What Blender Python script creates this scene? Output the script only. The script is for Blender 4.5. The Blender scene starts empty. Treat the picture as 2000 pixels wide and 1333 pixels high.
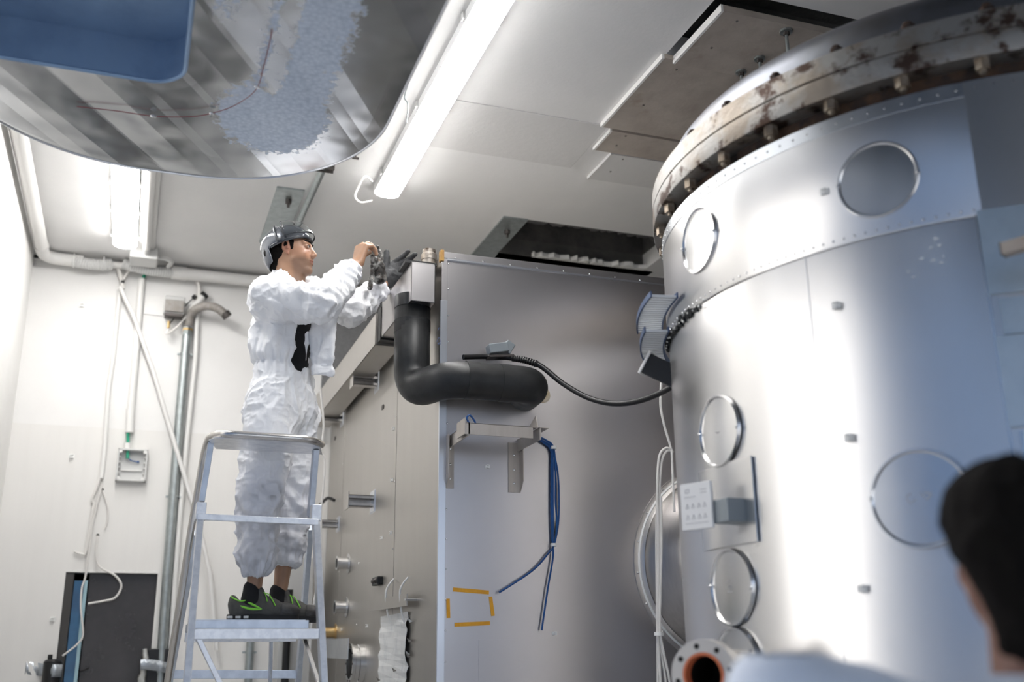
import bpy, math, random
import numpy as np
from mathutils import Vector, Matrix
sc = bpy.context.scene
col = sc.collection
PI = math.pi
CZ = 1.5                     # height of the photographer's camera above the floor
# ---------------------------------------------------------------- camera
RC = np.array([[0.9421717835535712, 0.08875345415451555, 0.32316428430617905],
               [-0.3349906697901235, 0.2772488569710364, 0.900507813659503],
               [-0.009673749482339433, -0.9566900729514737, 0.29094762911399846]])
FPX = 2043.0
camd = bpy.data.cameras.new('camera'); cam = bpy.data.objects.new('camera', camd); col.objects.link(cam)
camd.sensor_width = 36.0; camd.lens = FPX / 2000 * 36.0
mr = Matrix(((RC[0, 0], -RC[0, 1], -RC[0, 2]), (RC[1, 0], -RC[1, 1], -RC[1, 2]), (RC[2, 0], -RC[2, 1], -RC[2, 2])))
cam.matrix_world = Matrix.Translation((0, 0, CZ)) @ mr.to_4x4()
camd.clip_start = 0.05; camd.clip_end = 200
camd.dof.use_dof = True; camd.dof.focus_distance = 4.9; camd.dof.aperture_fstop = 1.35
sc.camera = cam
# ---------------------------------------------------------------- sky and sun, exposure
world = bpy.data.worlds.new('sky'); sc.world = world; world.use_nodes = True
wn = world.node_tree; wn.nodes.clear()
wo = wn.nodes.new('ShaderNodeOutputWorld'); wb = wn.nodes.new('ShaderNodeBackground')
wr = wn.nodes.new('ShaderNodeValToRGB'); wm = wn.nodes.new('ShaderNodeMapRange'); wt = wn.nodes.new('ShaderNodeTexCoord'); ws = wn.nodes.new('ShaderNodeSeparateXYZ')
wn.links.new(wt.outputs['Generated'], ws.inputs[0]); wn.links.new(ws.outputs['Z'], wm.inputs['Value'])
wm.inputs['From Min'].default_value = 0.0; wm.inputs['From Max'].default_value = 1.0
wr.color_ramp.elements[0].color = (0.85, 0.92, 1.0, 1); wr.color_ramp.elements[1].color = (0.07, 0.16, 0.38, 1); wr.color_ramp.elements[1].position = 0.9
_e = wr.color_ramp.elements.new(0.14); _e.color = (0.58, 0.70, 0.92, 1); _e = wr.color_ramp.elements.new(0.32); _e.color = (0.13, 0.24, 0.44, 1)
wn.links.new(wm.outputs[0], wr.inputs[0]); wn.links.new(wr.outputs[0], wb.inputs['Color']); wb.inputs['Strength'].default_value = 1.1
wn.links.new(wb.outputs[0], wo.inputs['Surface'])
sund = bpy.data.lights.new('sun', 'SUN'); sund.energy = 7.5; sund.angle = 0.01; sund.color = (1.0, 0.96, 0.90); suno = bpy.data.objects.new('sun', sund); col.objects.link(suno)
suno.rotation_euler = Vector((-0.62, 0.25, -0.74)).to_track_quat('-Z', 'Y').to_euler(); suno.location = (20, -8, 25)
LAMP_E = 26.0                # radiance of the fluorescent diffusers
sc.view_settings.view_transform = 'Standard'; sc.view_settings.look = 'None'
sc.view_settings.gamma = 1.0; sc.view_settings.use_curve_mapping = False
sc.view_settings.exposure = 0.46
sc.cycles.max_bounces = 8; sc.cycles.sample_clamp_indirect = 6.0
try: sc.cycles.use_denoising = True
except Exception: pass

# ---------------------------------------------------------------- pixel -> point helpers (only for reading places off the photograph)
def ray(px, py):
    d = np.array([px - 1000.0, py - 666.5, FPX]); d /= np.linalg.norm(d)
    return RC @ d
def V3(a): return Vector((float(a[0]), float(a[1]), float(a[2]) + CZ))
def at(px, py, Y): d = ray(px, py); return V3(d * Y / d[1])
def atx(px, py, X): d = ray(px, py); return V3(d * X / d[0])
def atz(px, py, Z): d = ray(px, py); return V3(d * (Z - CZ) / d[2])

# ---------------------------------------------------------------- materials
MATS = {}
def mat(name, c, rough=0.5, metal=0.0, c2=None, ns=6.0, nthr=(0.4, 0.6), bump=0.0, bs=40.0, stretch=(1, 1, 1), rv=0.0,
        aniso=0.0, trans=0.0, alpha=1.0, emit=None, estr=0.0, coat=0.0, ior=1.45, c3=None, ns3=2.0, nthr3=(0.55, 0.7), stretch3=(1, 1, 1), attr=None, sheen=0, detail=6.0, bdist=0.01, sss=0.0):
    m = bpy.data.materials.new(name); m.use_nodes = True; nt = m.node_tree; N = nt.nodes; L = nt.links
    b = N['Principled BSDF']
    def setv(k, v):
        if k in b.inputs: b.inputs[k].default_value = v
    setv('Base Color', (*c, 1)); setv('Roughness', rough); setv('Metallic', metal); setv('IOR', ior)
    setv('Transmission Weight', trans); setv('Alpha', alpha); setv('Coat Weight', coat); setv('Anisotropic', aniso)
    if sss: setv('Subsurface Weight', sss); setv('Subsurface Radius', (0.012, 0.005, 0.003)); setv('Subsurface Scale', 1.0)
    if emit: setv('Emission Color', (*emit, 1)); setv('Emission Strength', estr)
    tc = N.new('ShaderNodeTexCoord')
    def noise(scale, st, det=detail, rgh=0.6):
        mp = N.new('ShaderNodeMapping'); mp.inputs['Scale'].default_value = st
        L.new(tc.outputs['Object'], mp.inputs[0])
        n = N.new('ShaderNodeTexNoise'); n.inputs['Scale'].default_value = scale; n.inputs['Detail'].default_value = det
        n.inputs['Roughness'].default_value = rgh; L.new(mp.outputs[0], n.inputs['Vector']); return n
    colsock = None
    if c2:
        n = noise(ns, stretch); r = N.new('ShaderNodeMapRange'); r.inputs['From Min'].default_value = nthr[0]; r.inputs['From Max'].default_value = nthr[1]
        L.new(n.outputs['Fac'], r.inputs['Value'])
        mx = N.new('ShaderNodeMixRGB'); mx.inputs[1].default_value = (*c, 1); mx.inputs[2].default_value = (*c2, 1)
        L.new(r.outputs[0], mx.inputs[0]); colsock = mx.outputs[0]
    if c3:
        n = noise(ns3, stretch3); r = N.new('ShaderNodeMapRange'); r.inputs['From Min'].default_value = nthr3[0]; r.inputs['From Max'].default_value = nthr3[1]
        L.new(n.outputs['Fac'], r.inputs['Value'])
        mx = N.new('ShaderNodeMixRGB'); mx.inputs[1].default_value = (*c, 1); mx.inputs[2].default_value = (*c3, 1)
        if colsock: L.new(colsock, mx.inputs[1])
        L.new(r.outputs[0], mx.inputs[0]); colsock = mx.outputs[0]
    if attr:
        a = N.new('ShaderNodeAttribute'); a.attribute_name = attr
        mx = N.new('ShaderNodeMixRGB'); mx.blend_type = 'MULTIPLY'; mx.inputs[0].default_value = 1.0; mx.inputs[1].default_value = (*c, 1)
        if colsock: L.new(colsock, mx.inputs[1])
        L.new(a.outputs['Color'], mx.inputs[2]); colsock = mx.outputs[0]
    if colsock: L.new(colsock, b.inputs['Base Color'])
    if rv:
        n = noise(ns * 1.7, stretch); r = N.new('ShaderNodeMapRange'); r.inputs['From Min'].default_value = 0.3; r.inputs['From Max'].default_value = 0.7
        r.inputs['To Min'].default_value = max(rough - rv, 0.02); r.inputs['To Max'].default_value = min(rough + rv, 1)
        L.new(n.outputs['Fac'], r.inputs['Value']); L.new(r.outputs[0], b.inputs['Roughness'])
    if bump:
        n = noise(bs, stretch); bp = N.new('ShaderNodeBump'); bp.inputs['Strength'].default_value = bump; bp.inputs['Distance'].default_value = bdist
        L.new(n.outputs['Fac'], bp.inputs['Height']); L.new(bp.outputs[0], b.inputs['Normal'])
    MATS[name] = m; return m
M = MATS
mat('wall_white', (0.80, 0.79, 0.775), 0.6, c2=(0.77, 0.76, 0.745), ns=2, bump=0.04, bs=80)
mat('wall_side', (0.82, 0.81, 0.79), 0.6, c2=(0.78, 0.77, 0.75), ns=2, bump=0.1, bs=60)
mat('ceiling_paint', (0.80, 0.79, 0.78), 0.8, c2=(0.75, 0.745, 0.74), ns=1.5, nthr=(0.35, 0.7), bump=0.12, bs=45)
mat('ceiling_patch', (0.68, 0.67, 0.66), 0.75, bump=0.2, bs=30)
mat('plywood', (0.46, 0.41, 0.36), 0.75, c2=(0.36, 0.31, 0.27), ns=5, nthr=(0.4, 0.7), bump=0.2, bs=30, c3=(0.27, 0.2, 0.14), ns3=3, nthr3=(0.6, 0.75))
mat('plaster_edge', (0.8, 0.79, 0.77), 0.8, bump=0.6, bs=50)
mat('floor_concrete', (0.60, 0.60, 0.60), 0.45, c2=(0.52, 0.52, 0.52), ns=2, bump=0.1)
mat('ground_outside', (0.45, 0.46, 0.47), 0.8, c2=(0.38, 0.39, 0.40), ns=0.5)
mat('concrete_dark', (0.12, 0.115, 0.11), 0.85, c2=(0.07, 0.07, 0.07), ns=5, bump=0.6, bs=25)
mat('steel_brushed', (0.60, 0.58, 0.56), 0.33, 1.0, c2=(0.54, 0.52, 0.505), ns=8, stretch=(3, 3, 0.12), rv=0.04)
mat('steel_front', (0.57, 0.55, 0.555), 0.32, 1.0, c2=(0.555, 0.535, 0.535), ns=3, nthr=(0.3, 0.7))
mat('steel_side', (0.53, 0.508, 0.478), 0.42, 1.0, c2=(0.505, 0.483, 0.455), ns=4, stretch=(2, 2, 0.3), nthr=(0.3, 0.7))
mat('steel_tank', (0.84, 0.83, 0.82), 0.29, 1.0, c2=(0.815, 0.805, 0.795), ns=3, nthr=(0.3, 0.7), stretch=(2, 2, 0.6))
mat('steel_patch', (0.74, 0.76, 0.78), 0.32, 1.0, c2=(0.66, 0.68, 0.71), ns=4, rv=0.05)
mat('steel_blue_patch', (0.62, 0.72, 0.80), 0.4, 0.75, c2=(0.52, 0.62, 0.70), ns=4)
mat('steel_cover', (0.80, 0.795, 0.79), 0.22, 1.0, c2=(0.77, 0.765, 0.76), ns=9)
mat('steel_bright', (0.72, 0.72, 0.72), 0.18, 1.0)
mat('steel_trim', (0.72, 0.74, 0.78), 0.3, 1.0)
mat('flange_rust', (0.34, 0.33, 0.315), 0.5, 0.85, c2=(0.28, 0.24, 0.20), ns=6, nthr=(0.45, 0.62), c3=(0.07, 0.045, 0.035), ns3=6, nthr3=(0.54, 0.62), stretch3=(1.4, 1.4, 1.6), bump=0.3, bs=40)
mat('dome_steel', (0.24, 0.25, 0.28), 0.5, 1.0, c2=(0.17, 0.16, 0.155), ns=3, nthr=(0.4, 0.7))
mat('rust_dark', (0.03, 0.022, 0.02), 0.85, 0.1, c2=(0.09, 0.05, 0.03), ns=12, bump=0.5, bs=60)
mat('bolt_brass', (0.40, 0.34, 0.27), 0.45, 0.8, c2=(0.26, 0.2, 0.15), ns=30)
mat('bolt_dark', (0.10, 0.09, 0.085), 0.5, 0.7)
mat('galv', (0.60, 0.62, 0.64), 0.27, 1.0, c2=(0.50, 0.52, 0.545), ns=5, nthr=(0.4, 0.6), rv=0.07, bump=0.08, bs=14, bdist=0.01)
mat('galv_pipe', (0.42, 0.46, 0.46), 0.42, 0.9, c2=(0.35, 0.38, 0.385), ns=20)
mat('blue_film', (0.25, 0.37, 0.54), 0.42, 0.35, c2=(0.19, 0.29, 0.45), ns=4, nthr=(0.4, 0.7), rv=0.08)
mat('aluminium', (0.84, 0.845, 0.86), 0.36, 0.75, c2=(0.72, 0.73, 0.76), ns=30)
mat('aluminium_blue', (0.60, 0.65, 0.73), 0.38, 0.85, c2=(0.52, 0.57, 0.65), ns=20)
mat('alu_tube', (0.62, 0.60, 0.58), 0.25, 1.0)
mat('pvc_white', (0.76, 0.75, 0.73), 0.4)
mat('pvc_grey', (0.60, 0.60, 0.59), 0.45)
mat('box_grey', (0.50, 0.50, 0.49), 0.45)
mat('black_rubber', (0.012, 0.013, 0.014), 0.45, c2=(0.02, 0.021, 0.022), ns=12, bump=0.12, bs=35)
mat('black_cable', (0.010, 0.010, 0.011), 0.35)
mat('black_plastic', (0.012, 0.012, 0.013), 0.4)
mat('hose_grey', (0.30, 0.28, 0.26), 0.5, c2=(0.24, 0.22, 0.2), ns=30)
mat('brass', (0.62, 0.45, 0.22), 0.35, 1.0)
mat('cable_white', (0.72, 0.70, 0.67), 0.45)
mat('cable_blue', (0.012, 0.075, 0.25), 0.35)
mat('cable_green', (0.03, 0.33, 0.20), 0.45)
mat('zip_white', (0.85, 0.85, 0.83), 0.5)
mat('tape_orange', (0.85, 0.42, 0.03), 0.6, c2=(0.78, 0.36, 0.03), ns=30)
mat('tape_silver', (0.48, 0.52, 0.56), 0.32, 0.75, bump=0.5, bs=25)
mat('foil_crumpled', (0.62, 0.62, 0.60), 0.3, 0.85, bump=0.9, bs=45)
mat('film_white', (0.74, 0.75, 0.75), 0.45, c2=(0.62, 0.64, 0.65), ns=9, nthr=(0.5, 0.65))
mat('door_dark', (0.030, 0.027, 0.027), 0.25, c2=(0.045, 0.04, 0.04), ns=3, rv=0.05)
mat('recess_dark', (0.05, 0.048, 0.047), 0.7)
mat('glass_blue', (0.05, 0.16, 0.30), 0.12, c2=(0.04, 0.10, 0.2), ns=2)
mat('frame_teal', (0.35, 0.52, 0.58), 0.4)
mat('red_wire', (0.22, 0.045, 0.06), 0.5)
mat('gasket_orange', (0.62, 0.17, 0.07), 0.6)
mat('inside_black', (0.01, 0.008, 0.007), 0.8)
mat('sign_white', (0.80, 0.80, 0.80), 0.35)
mat('ink_grey', (0.42, 0.42, 0.43), 0.5)
mat('ink_blue', (0.10, 0.14, 0.30), 0.5)
mat('mark_white', (0.72, 0.75, 0.78), 0.8)
mat('connector_grey', (0.26, 0.29, 0.31), 0.5, 0.3)
mat('tray_steel', (0.10, 0.14, 0.24), 0.5, 0.8)
mat('tray_slat', (0.66, 0.68, 0.70), 0.5, 0.5)
mat('rust_orange', (0.34, 0.18, 0.06), 0.8, c2=(0.5, 0.30, 0.08), ns=40)
mat('foam_glue', (0.42, 0.34, 0.22), 0.8, c2=(0.5, 0.46, 0.38), ns=30)
mat('bracket_steel', (0.52, 0.48, 0.44), 0.5, 0.6, c2=(0.46, 0.42, 0.38), ns=8, stretch=(2, 2, 0.3))
mat('added_facade', (0.82, 0.80, 0.77), 0.8)
mat('added_facade_shade', (0.25, 0.34, 0.48), 0.8)  # bluish shade put into the colour of the second added wall
mat('panel_grey', (0.20, 0.20, 0.205), 0.8, c2=(0.17, 0.17, 0.175), ns=40, bump=0.1, bs=90)
mat('added_deck_dark', (0.05, 0.065, 0.09), 0.7)
mat('wall_lower', (0.765, 0.75, 0.725), 0.6, c2=(0.745, 0.73, 0.705), ns=5, stretch=(3, 1, 0.2), nthr=(0.35, 0.65))
mat('lamp_diffuser', (0.9, 0.9, 0.9), 0.5, emit=(1.0, 0.985, 0.965), estr=LAMP_E)
mat('lamp_body', (0.82, 0.82, 0.82), 0.45)
mat('tyvek', (0.88, 0.885, 0.90), 0.6, c2=(0.86, 0.865, 0.885), ns=12, bump=0.35, bs=26, bdist=0.010, attr='tint')
mat('tyvek_blue', (0.80, 0.86, 0.95), 0.7, c2=(0.77, 0.83, 0.93), ns=6, bump=0.3, bs=14)
mat('skin', (0.36, 0.205, 0.13), 0.45, c2=(0.36, 0.205, 0.128), ns=30, bump=0.06, bs=220, bdist=0.002, attr='tint')
mat('skin_dark', (0.20, 0.10, 0.07), 0.5)
mat('hair', (0.006, 0.005, 0.0045), 0.85, ior=1.2, bump=0.5, bs=160, stretch=(1, 1, 0.3))
mat('shirt_black', (0.006, 0.006, 0.007), 0.85, bump=0.2, bs=60)
mat('helmet_shell', (0.10, 0.11, 0.13), 0.16, 0.35, c2=(0.13, 0.14, 0.16), ns=6, coat=0.6)
mat('helmet_band', (0.02, 0.024, 0.032), 0.3)
mat('visor', (0.85, 0.87, 0.88), 0.03, trans=1.0, ior=1.15)
mat('glove', (0.012, 0.013, 0.015), 0.7, c2=(0.024, 0.025, 0.028), ns=25, bump=0.4, bs=70)
mat('glove_dirty', (0.34, 0.34, 0.33), 0.5, 0.2, c2=(0.035, 0.032, 0.03), ns=20, nthr=(0.38, 0.52), bump=0.7, bs=50, c3=(0.14, 0.10, 0.07), ns3=30)
mat('shoe_grey', (0.075, 0.073, 0.066), 0.7, c2=(0.055, 0.053, 0.048), ns=15, bump=0.2, bs=70)
mat('shoe_toe', (0.035, 0.032, 0.03), 0.6, c2=(0.10, 0.10, 0.10), ns=20, nthr=(0.5, 0.8))
mat('shoe_sole', (0.014, 0.013, 0.013), 0.6)
mat('lime', (0.22, 0.62, 0.05), 0.5)
mat('sock', (0.008, 0.008, 0.009), 0.9)
mat('eye_white', (0.7, 0.68, 0.65), 0.2)
mat('iris', (0.05, 0.03, 0.02), 0.15)
mat('shirt_plum', (0.10, 0.06, 0.10), 0.8)
mat('zip_rough', (0.5, 0.5, 0.5), 0.5)
mat('steel_gate', (0.55, 0.56, 0.58), 0.6)

# hood sheet: galvanised, a frosted area with its own shape
def hood_material():
    m = mat('hood_sheet', (0.56, 0.58, 0.60), 0.26, 1.0); nt = m.node_tree; N = nt.nodes; L = nt.links; b = N['Principled BSDF']
    tc = N.new('ShaderNodeTexCoord')
    at_ = N.new('ShaderNodeAttribute'); at_.attribute_name = 'frost'
    n = N.new('ShaderNodeTexNoise'); n.inputs['Scale'].default_value = 26; n.inputs['Detail'].default_value = 5; n.inputs['Roughness'].default_value = 0.7
    L.new(tc.outputs['Object'], n.inputs['Vector'])
    ad = N.new('ShaderNodeMath'); ad.operation = 'ADD'; L.new(at_.outputs['Fac'], ad.inputs[0]); L.new(n.outputs['Fac'], ad.inputs[1])
    r = N.new('ShaderNodeMapRange'); r.inputs['From Min'].default_value = 0.98; r.inputs['From Max'].default_value = 1.06; L.new(ad.outputs[0], r.inputs['Value'])
    n2 = N.new('ShaderNodeTexNoise'); n2.inputs['Scale'].default_value = 3.5; n2.inputs['Detail'].default_value = 4; L.new(tc.outputs['Object'], n2.inputs['Vector'])
    mc = N.new('ShaderNodeMixRGB'); mc.inputs[1].default_value = (0.62, 0.63, 0.64, 1); mc.inputs[2].default_value = (0.42, 0.44, 0.47, 1); L.new(n2.outputs['Fac'], mc.inputs[0])
    v = N.new('ShaderNodeTexVoronoi'); v.inputs['Scale'].default_value = 60; L.new(tc.outputs['Object'], v.inputs['Vector'])
    mf = N.new('ShaderNodeMixRGB'); mf.inputs[1].default_value = (0.68, 0.75, 0.86, 1); mf.inputs[2].default_value = (0.46, 0.54, 0.66, 1); L.new(v.outputs['Distance'], mf.inputs[0])
    mx = N.new('ShaderNodeMixRGB'); L.new(r.outputs[0], mx.inputs[0]); L.new(mc.outputs[0], mx.inputs[1]); L.new(mf.outputs[0], mx.inputs[2]); L.new(mx.outputs[0], b.inputs['Base Color'])
    mr_ = N.new('ShaderNodeMapRange'); mr_.inputs['To Min'].default_value = 1.0; mr_.inputs['To Max'].default_value = 0.3; L.new(r.outputs[0], mr_.inputs['Value']); L.new(mr_.outputs[0], b.inputs['Metallic'])
    m2 = N.new('ShaderNodeMapRange'); m2.inputs['To Min'].default_value = 0.25; m2.inputs['To Max'].default_value = 0.6; L.new(r.outputs[0], m2.inputs['Value']); L.new(m2.outputs[0], b.inputs['Roughness'])
    bp = N.new('ShaderNodeBump'); bp.inputs['Strength'].default_value = 0.3; bp.inputs['Distance'].default_value = 0.01
    bp.inputs['Strength'].default_value = 1.0; bp.inputs['Distance'].default_value = 1.0
    n3 = N.new('ShaderNodeTexNoise'); n3.inputs['Scale'].default_value = 2.6; n3.inputs['Detail'].default_value = 2; L.new(tc.outputs['Object'], n3.inputs['Vector'])
    dt = N.new('ShaderNodeVectorMath'); dt.operation = 'DOT_PRODUCT'; dt.inputs[1].default_value = (0.863, -0.506, 0); L.new(tc.outputs['Object'], dt.inputs[0])
    acc = None
    for per, amp, ph in ((0.46, 0.010, 0.05), (0.29, 0.006, 0.11)):     # sheet plies folded at slightly different angles
        pp = N.new('ShaderNodeMath'); pp.operation = 'ADD'; pp.inputs[1].default_value = ph; L.new(dt.outputs['Value'], pp.inputs[0])
        q = N.new('ShaderNodeMath'); q.operation = 'PINGPONG'; q.inputs[1].default_value = per / 2; L.new(pp.outputs[0], q.inputs[0])
        w = N.new('ShaderNodeMath'); w.operation = 'MULTIPLY'; w.inputs[1].default_value = amp / (per / 2); L.new(q.outputs[0], w.inputs[0])
        if acc is None: acc = w
        else:
            s_ = N.new('ShaderNodeMath'); s_.operation = 'ADD'; L.new(acc.outputs[0], s_.inputs[0]); L.new(w.outputs[0], s_.inputs[1]); acc = s_
    w = N.new('ShaderNodeMath'); w.operation = 'MULTIPLY'; w.inputs[1].default_value = 0.022; L.new(n3.outputs['Fac'], w.inputs[0])
    s_ = N.new('ShaderNodeMath'); s_.operation = 'ADD'; L.new(acc.outputs[0], s_.inputs[0]); L.new(w.outputs[0], s_.inputs[1])
    L.new(s_.outputs[0], bp.inputs['Height']); L.new(bp.outputs[0], b.inputs['Normal'])
hood_material()

# ---------------------------------------------------------------- mesh builder
OFF = {}
def frame_of(d):
    d = Vector(d).normalized(); a = Vector((0, 0, 1)) if abs(d.z) < 0.9 else Vector((1, 0, 0))
    u = d.cross(a).normalized(); return u, d.cross(u).normalized(), d
class MB:
    def __init__(s): s.v = []; s.f = []
    def add(s, vs, fs):
        o = len(s.v); s.v += [tuple(v) for v in vs]; s.f += [tuple(i + o for i in f) for f in fs]; return s
    def box(s, a, b):
        x0, y0, z0 = a; x1, y1, z1 = b
        return s.add([(x0, y0, z0), (x1, y0, z0), (x1, y1, z0), (x0, y1, z0), (x0, y0, z1), (x1, y0, z1), (x1, y1, z1), (x0, y1, z1)],
                     [(0, 3, 2, 1), (4, 5, 6, 7), (0, 1, 5, 4), (1, 2, 6, 5), (2, 3, 7, 6), (3, 0, 4, 7)])
    def bar(s, p0, p1, w, h, up=(0, 0, 1), w1=None, h1=None):      # rectangular bar from p0 to p1
        p0 = Vector(p0); p1 = Vector(p1); d = (p1 - p0).normalized(); u = d.cross(Vector(up))
        if u.length < 1e-4: u = d.cross(Vector((1, 0, 0)))
        u.normalize(); n = u.cross(d).normalized(); vs = []
        for p, ww, hh in ((p0, w, h), (p1, w1 or w, h1 or h)):
            for a, b in ((-1, -1), (1, -1), (1, 1), (-1, 1)): vs.append(p + u * a * ww / 2 + n * b * hh / 2)
        return s.add(vs, [(0, 1, 2, 3), (7, 6, 5, 4), (0, 4, 5, 1), (1, 5, 6, 2), (2, 6, 7, 3), (3, 7, 4, 0)])
    def cyl(s, p0, p1, r0, r1=None, n=20, cap=True):
        return s.tube([p0, p1], [r0, r0 if r1 is None else r1], n, cap)
    def tube(s, path, r, n=12, cap=True, closed=False):
        P = [Vector(p) for p in path]; k = len(P); R = r if isinstance(r, (list, tuple)) else [r] * k
        T = []
        for i in range(k):
            if closed: t = P[(i + 1) % k] - P[i - 1]
            else: t = P[min(i + 1, k - 1)] - P[max(i - 1, 0)]
            T.append(t.normalized())
        u = frame_of(T[0])[0]; vs = []
        for i in range(k):
            u = (u - T[i] * u.dot(T[i])); u.normalize(); w = T[i].cross(u)
            for j in range(n):
                a = 2 * PI * j / n; vs.append(P[i] + (u * math.cos(a) + w * math.sin(a)) * R[i])
        fs = []
        for i in range(k if closed else k - 1):
            i2 = (i + 1) % k
            for j in range(n): fs.append((i * n + j, i * n + (j + 1) % n, i2 * n + (j + 1) % n, i2 * n + j))
        if cap and not closed: fs.append(tuple(reversed(range(n)))); fs.append(tuple(range((k - 1) * n, k * n)))
        return s.add(vs, fs)
    def lathe(s, prof, org=(0, 0, 0), axis=(0, 0, 1), n=32, a0=0, a1=2 * PI, u=None):   # prof: (radius, height)
        w = Vector(axis).normalized()
        if u is None: u = frame_of(w)[0]
        else: u = Vector(u)
        v = w.cross(u); o = Vector(org); full = abs(a1 - a0 - 2 * PI) < 1e-6; m = n if full else n + 1; vs = []
        for i in range(m):
            a = a0 + (a1 - a0) * i / n
            for r, h in prof: vs.append(o + (u * math.cos(a) + v * math.sin(a)) * r + w * h)
        k = len(prof); fs = []
        for i in range(n):
            i2 = (i + 1) % m
            for j in range(k - 1): fs.append((i * k + j, i2 * k + j, i2 * k + j + 1, i * k + j + 1))
        return s.add(vs, fs)
    def prism(s, pts, d):                                         # closed outline (3D points) extruded by d
        n = len(pts); P = [Vector(p) for p in pts]; d = Vector(d)
        return s.add(P + [p + d for p in P], [tuple(range(n))[::-1], tuple(range(n, 2 * n))] + [(i, (i + 1) % n, n + (i + 1) % n, n + i) for i in range(n)])
    def ball(s, c, r, n=12, sc_=(1, 1, 1)):
        c = Vector(c); vs = [c + Vector((0, 0, r * sc_[2]))]; m = n // 2
        for i in range(1, m):
            t = PI * i / m
            for j in range(n): a = 2 * PI * j / n; vs.append(c + Vector((r * math.sin(t) * math.cos(a) * sc_[0], r * math.sin(t) * math.sin(a) * sc_[1], r * math.cos(t) * sc_[2])))
        vs.append(c - Vector((0, 0, r * sc_[2]))); fs = []
        for j in range(n): fs.append((0, 1 + j, 1 + (j + 1) % n))
        for i in range(m - 2):
            for j in range(n): fs.append((1 + i * n + j, 1 + (i + 1) * n + j, 1 + (i + 1) * n + (j + 1) % n, 1 + i * n + (j + 1) % n))
        b = 1 + (m - 2) * n; e = len(vs) - 1
        for j in range(n): fs.append((e, b + (j + 1) % n, b + j))
        return s.add(vs, fs)
    def build(s, name, m, parent=None, smooth=False, bevel=0.0, angle=40, seg=2, org=None):
        vs = np.array([tuple(v) for v in s.v], dtype=float).reshape(-1, 3)
        if parent is not None: off = OFF[parent.name]
        elif org is not None: off = np.array(org, float)
        else:
            lo, hi = vs.min(0), vs.max(0); off = np.array([(lo[0] + hi[0]) / 2, (lo[1] + hi[1]) / 2, lo[2]])
        me = bpy.data.meshes.new(name); me.from_pydata((vs - off).tolist(), [], s.f); me.update()
        import bmesh
        bm = bmesh.new(); bm.from_mesh(me); bmesh.ops.recalc_face_normals(bm, faces=bm.faces); bm.to_mesh(me); bm.free()
        if m is not None: me.materials.append(M[m] if isinstance(m, str) else m)
        if smooth:
            me.polygons.foreach_set('use_smooth', [True] * len(me.polygons))
            if smooth != 'all': me.set_sharp_from_angle(angle=math.radians(angle))
        o = bpy.data.objects.new(name, me); col.objects.link(o)
        if parent is not None: o.parent = parent
        else: o.location = off
        OFF[o.name] = off
        if bevel:
            b = o.modifiers.new('bevel', 'BEVEL'); b.width = bevel; b.segments = seg; b.limit_method = 'ANGLE'; b.angle_limit = math.radians(35)
        return o
def tag(o, label=None, cat=None, group=None, kind=None):
    if label: o['label'] = label
    if cat: o['category'] = cat
    if group: o['group'] = group
    if kind: o['kind'] = kind
    return o
def thing(name, label, cat, loc, group=None):
    o = bpy.data.objects.new(name, None); col.objects.link(o); o.location = loc; OFF[o.name] = np.array(tuple(loc), float)
    o.empty_display_size = 0.1
    return tag(o, label, cat, group)
def inst(name, mesh_obj, parent, M4):                              # a part that shares its mesh; M4 in world space
    o = bpy.data.objects.new(name, mesh_obj.data); col.objects.link(o)
    if parent is not None:
        o.parent = parent; off = OFF[parent.name]; o.matrix_local = Matrix.Translation(-Vector(off)) @ M4; OFF[o.name] = off
    else: o.matrix_world = M4; OFF[o.name] = np.array(M4.translation)
    return o
class Proto:                                                       # local mesh to be placed many times
    def __init__(s, mb, m, smooth=False, name='piece'):
        me = bpy.data.meshes.new(name); me.from_pydata([tuple(v) for v in mb.v], [], mb.f); me.update(); me.materials.append(M[m])
        if smooth: me.polygons.foreach_set('use_smooth', [True] * len(me.polygons)); me.set_sharp_from_angle(angle=math.radians(40))
        s.data = me
def place(p, z, x=None):                                            # matrix with local Z along z at p
    z = Vector(z).normalized(); x = Vector(x) if x is not None else frame_of(z)[0]
    x = (x - z * x.dot(z)).normalized(); y = z.cross(x); m = Matrix((x, y, z)).transposed().to_4x4(); m.translation = Vector(p); return m
def smooth_path(pts, n=8):
    P = [Vector(p) for p in pts]; out = []
    for i in range(len(P) - 1):
        p0 = P[max(i - 1, 0)]; p1 = P[i]; p2 = P[i + 1]; p3 = P[min(i + 2, len(P) - 1)]
        for k in range(n):
            t = k / n; out.append(0.5 * ((2 * p1) + (p2 - p0) * t + (2 * p0 - 5 * p1 + 4 * p2 - p3) * t * t + (-p0 + 3 * p1 - 3 * p2 + p3) * t ** 3))
    return out + [P[-1]]
def fillet(pts, r, n=8):                                            # polyline with rounded corners
    P = [Vector(p) for p in pts]; out = [P[0]]
    for i in range(1, len(P) - 1):
        a = (P[i - 1] - P[i]); b = (P[i + 1] - P[i]); rr = min(r, a.length * 0.49, b.length * 0.49)
        a.normalize(); b.normalize(); p = P[i] + a * rr; q = P[i] + b * rr
        for k in range(n + 1):
            t = k / n; out.append((1 - t) ** 2 * p + 2 * t * (1 - t) * P[i] + t * t * q)
    return out + [P[-1]]
def Z(z): return z + CZ
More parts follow.
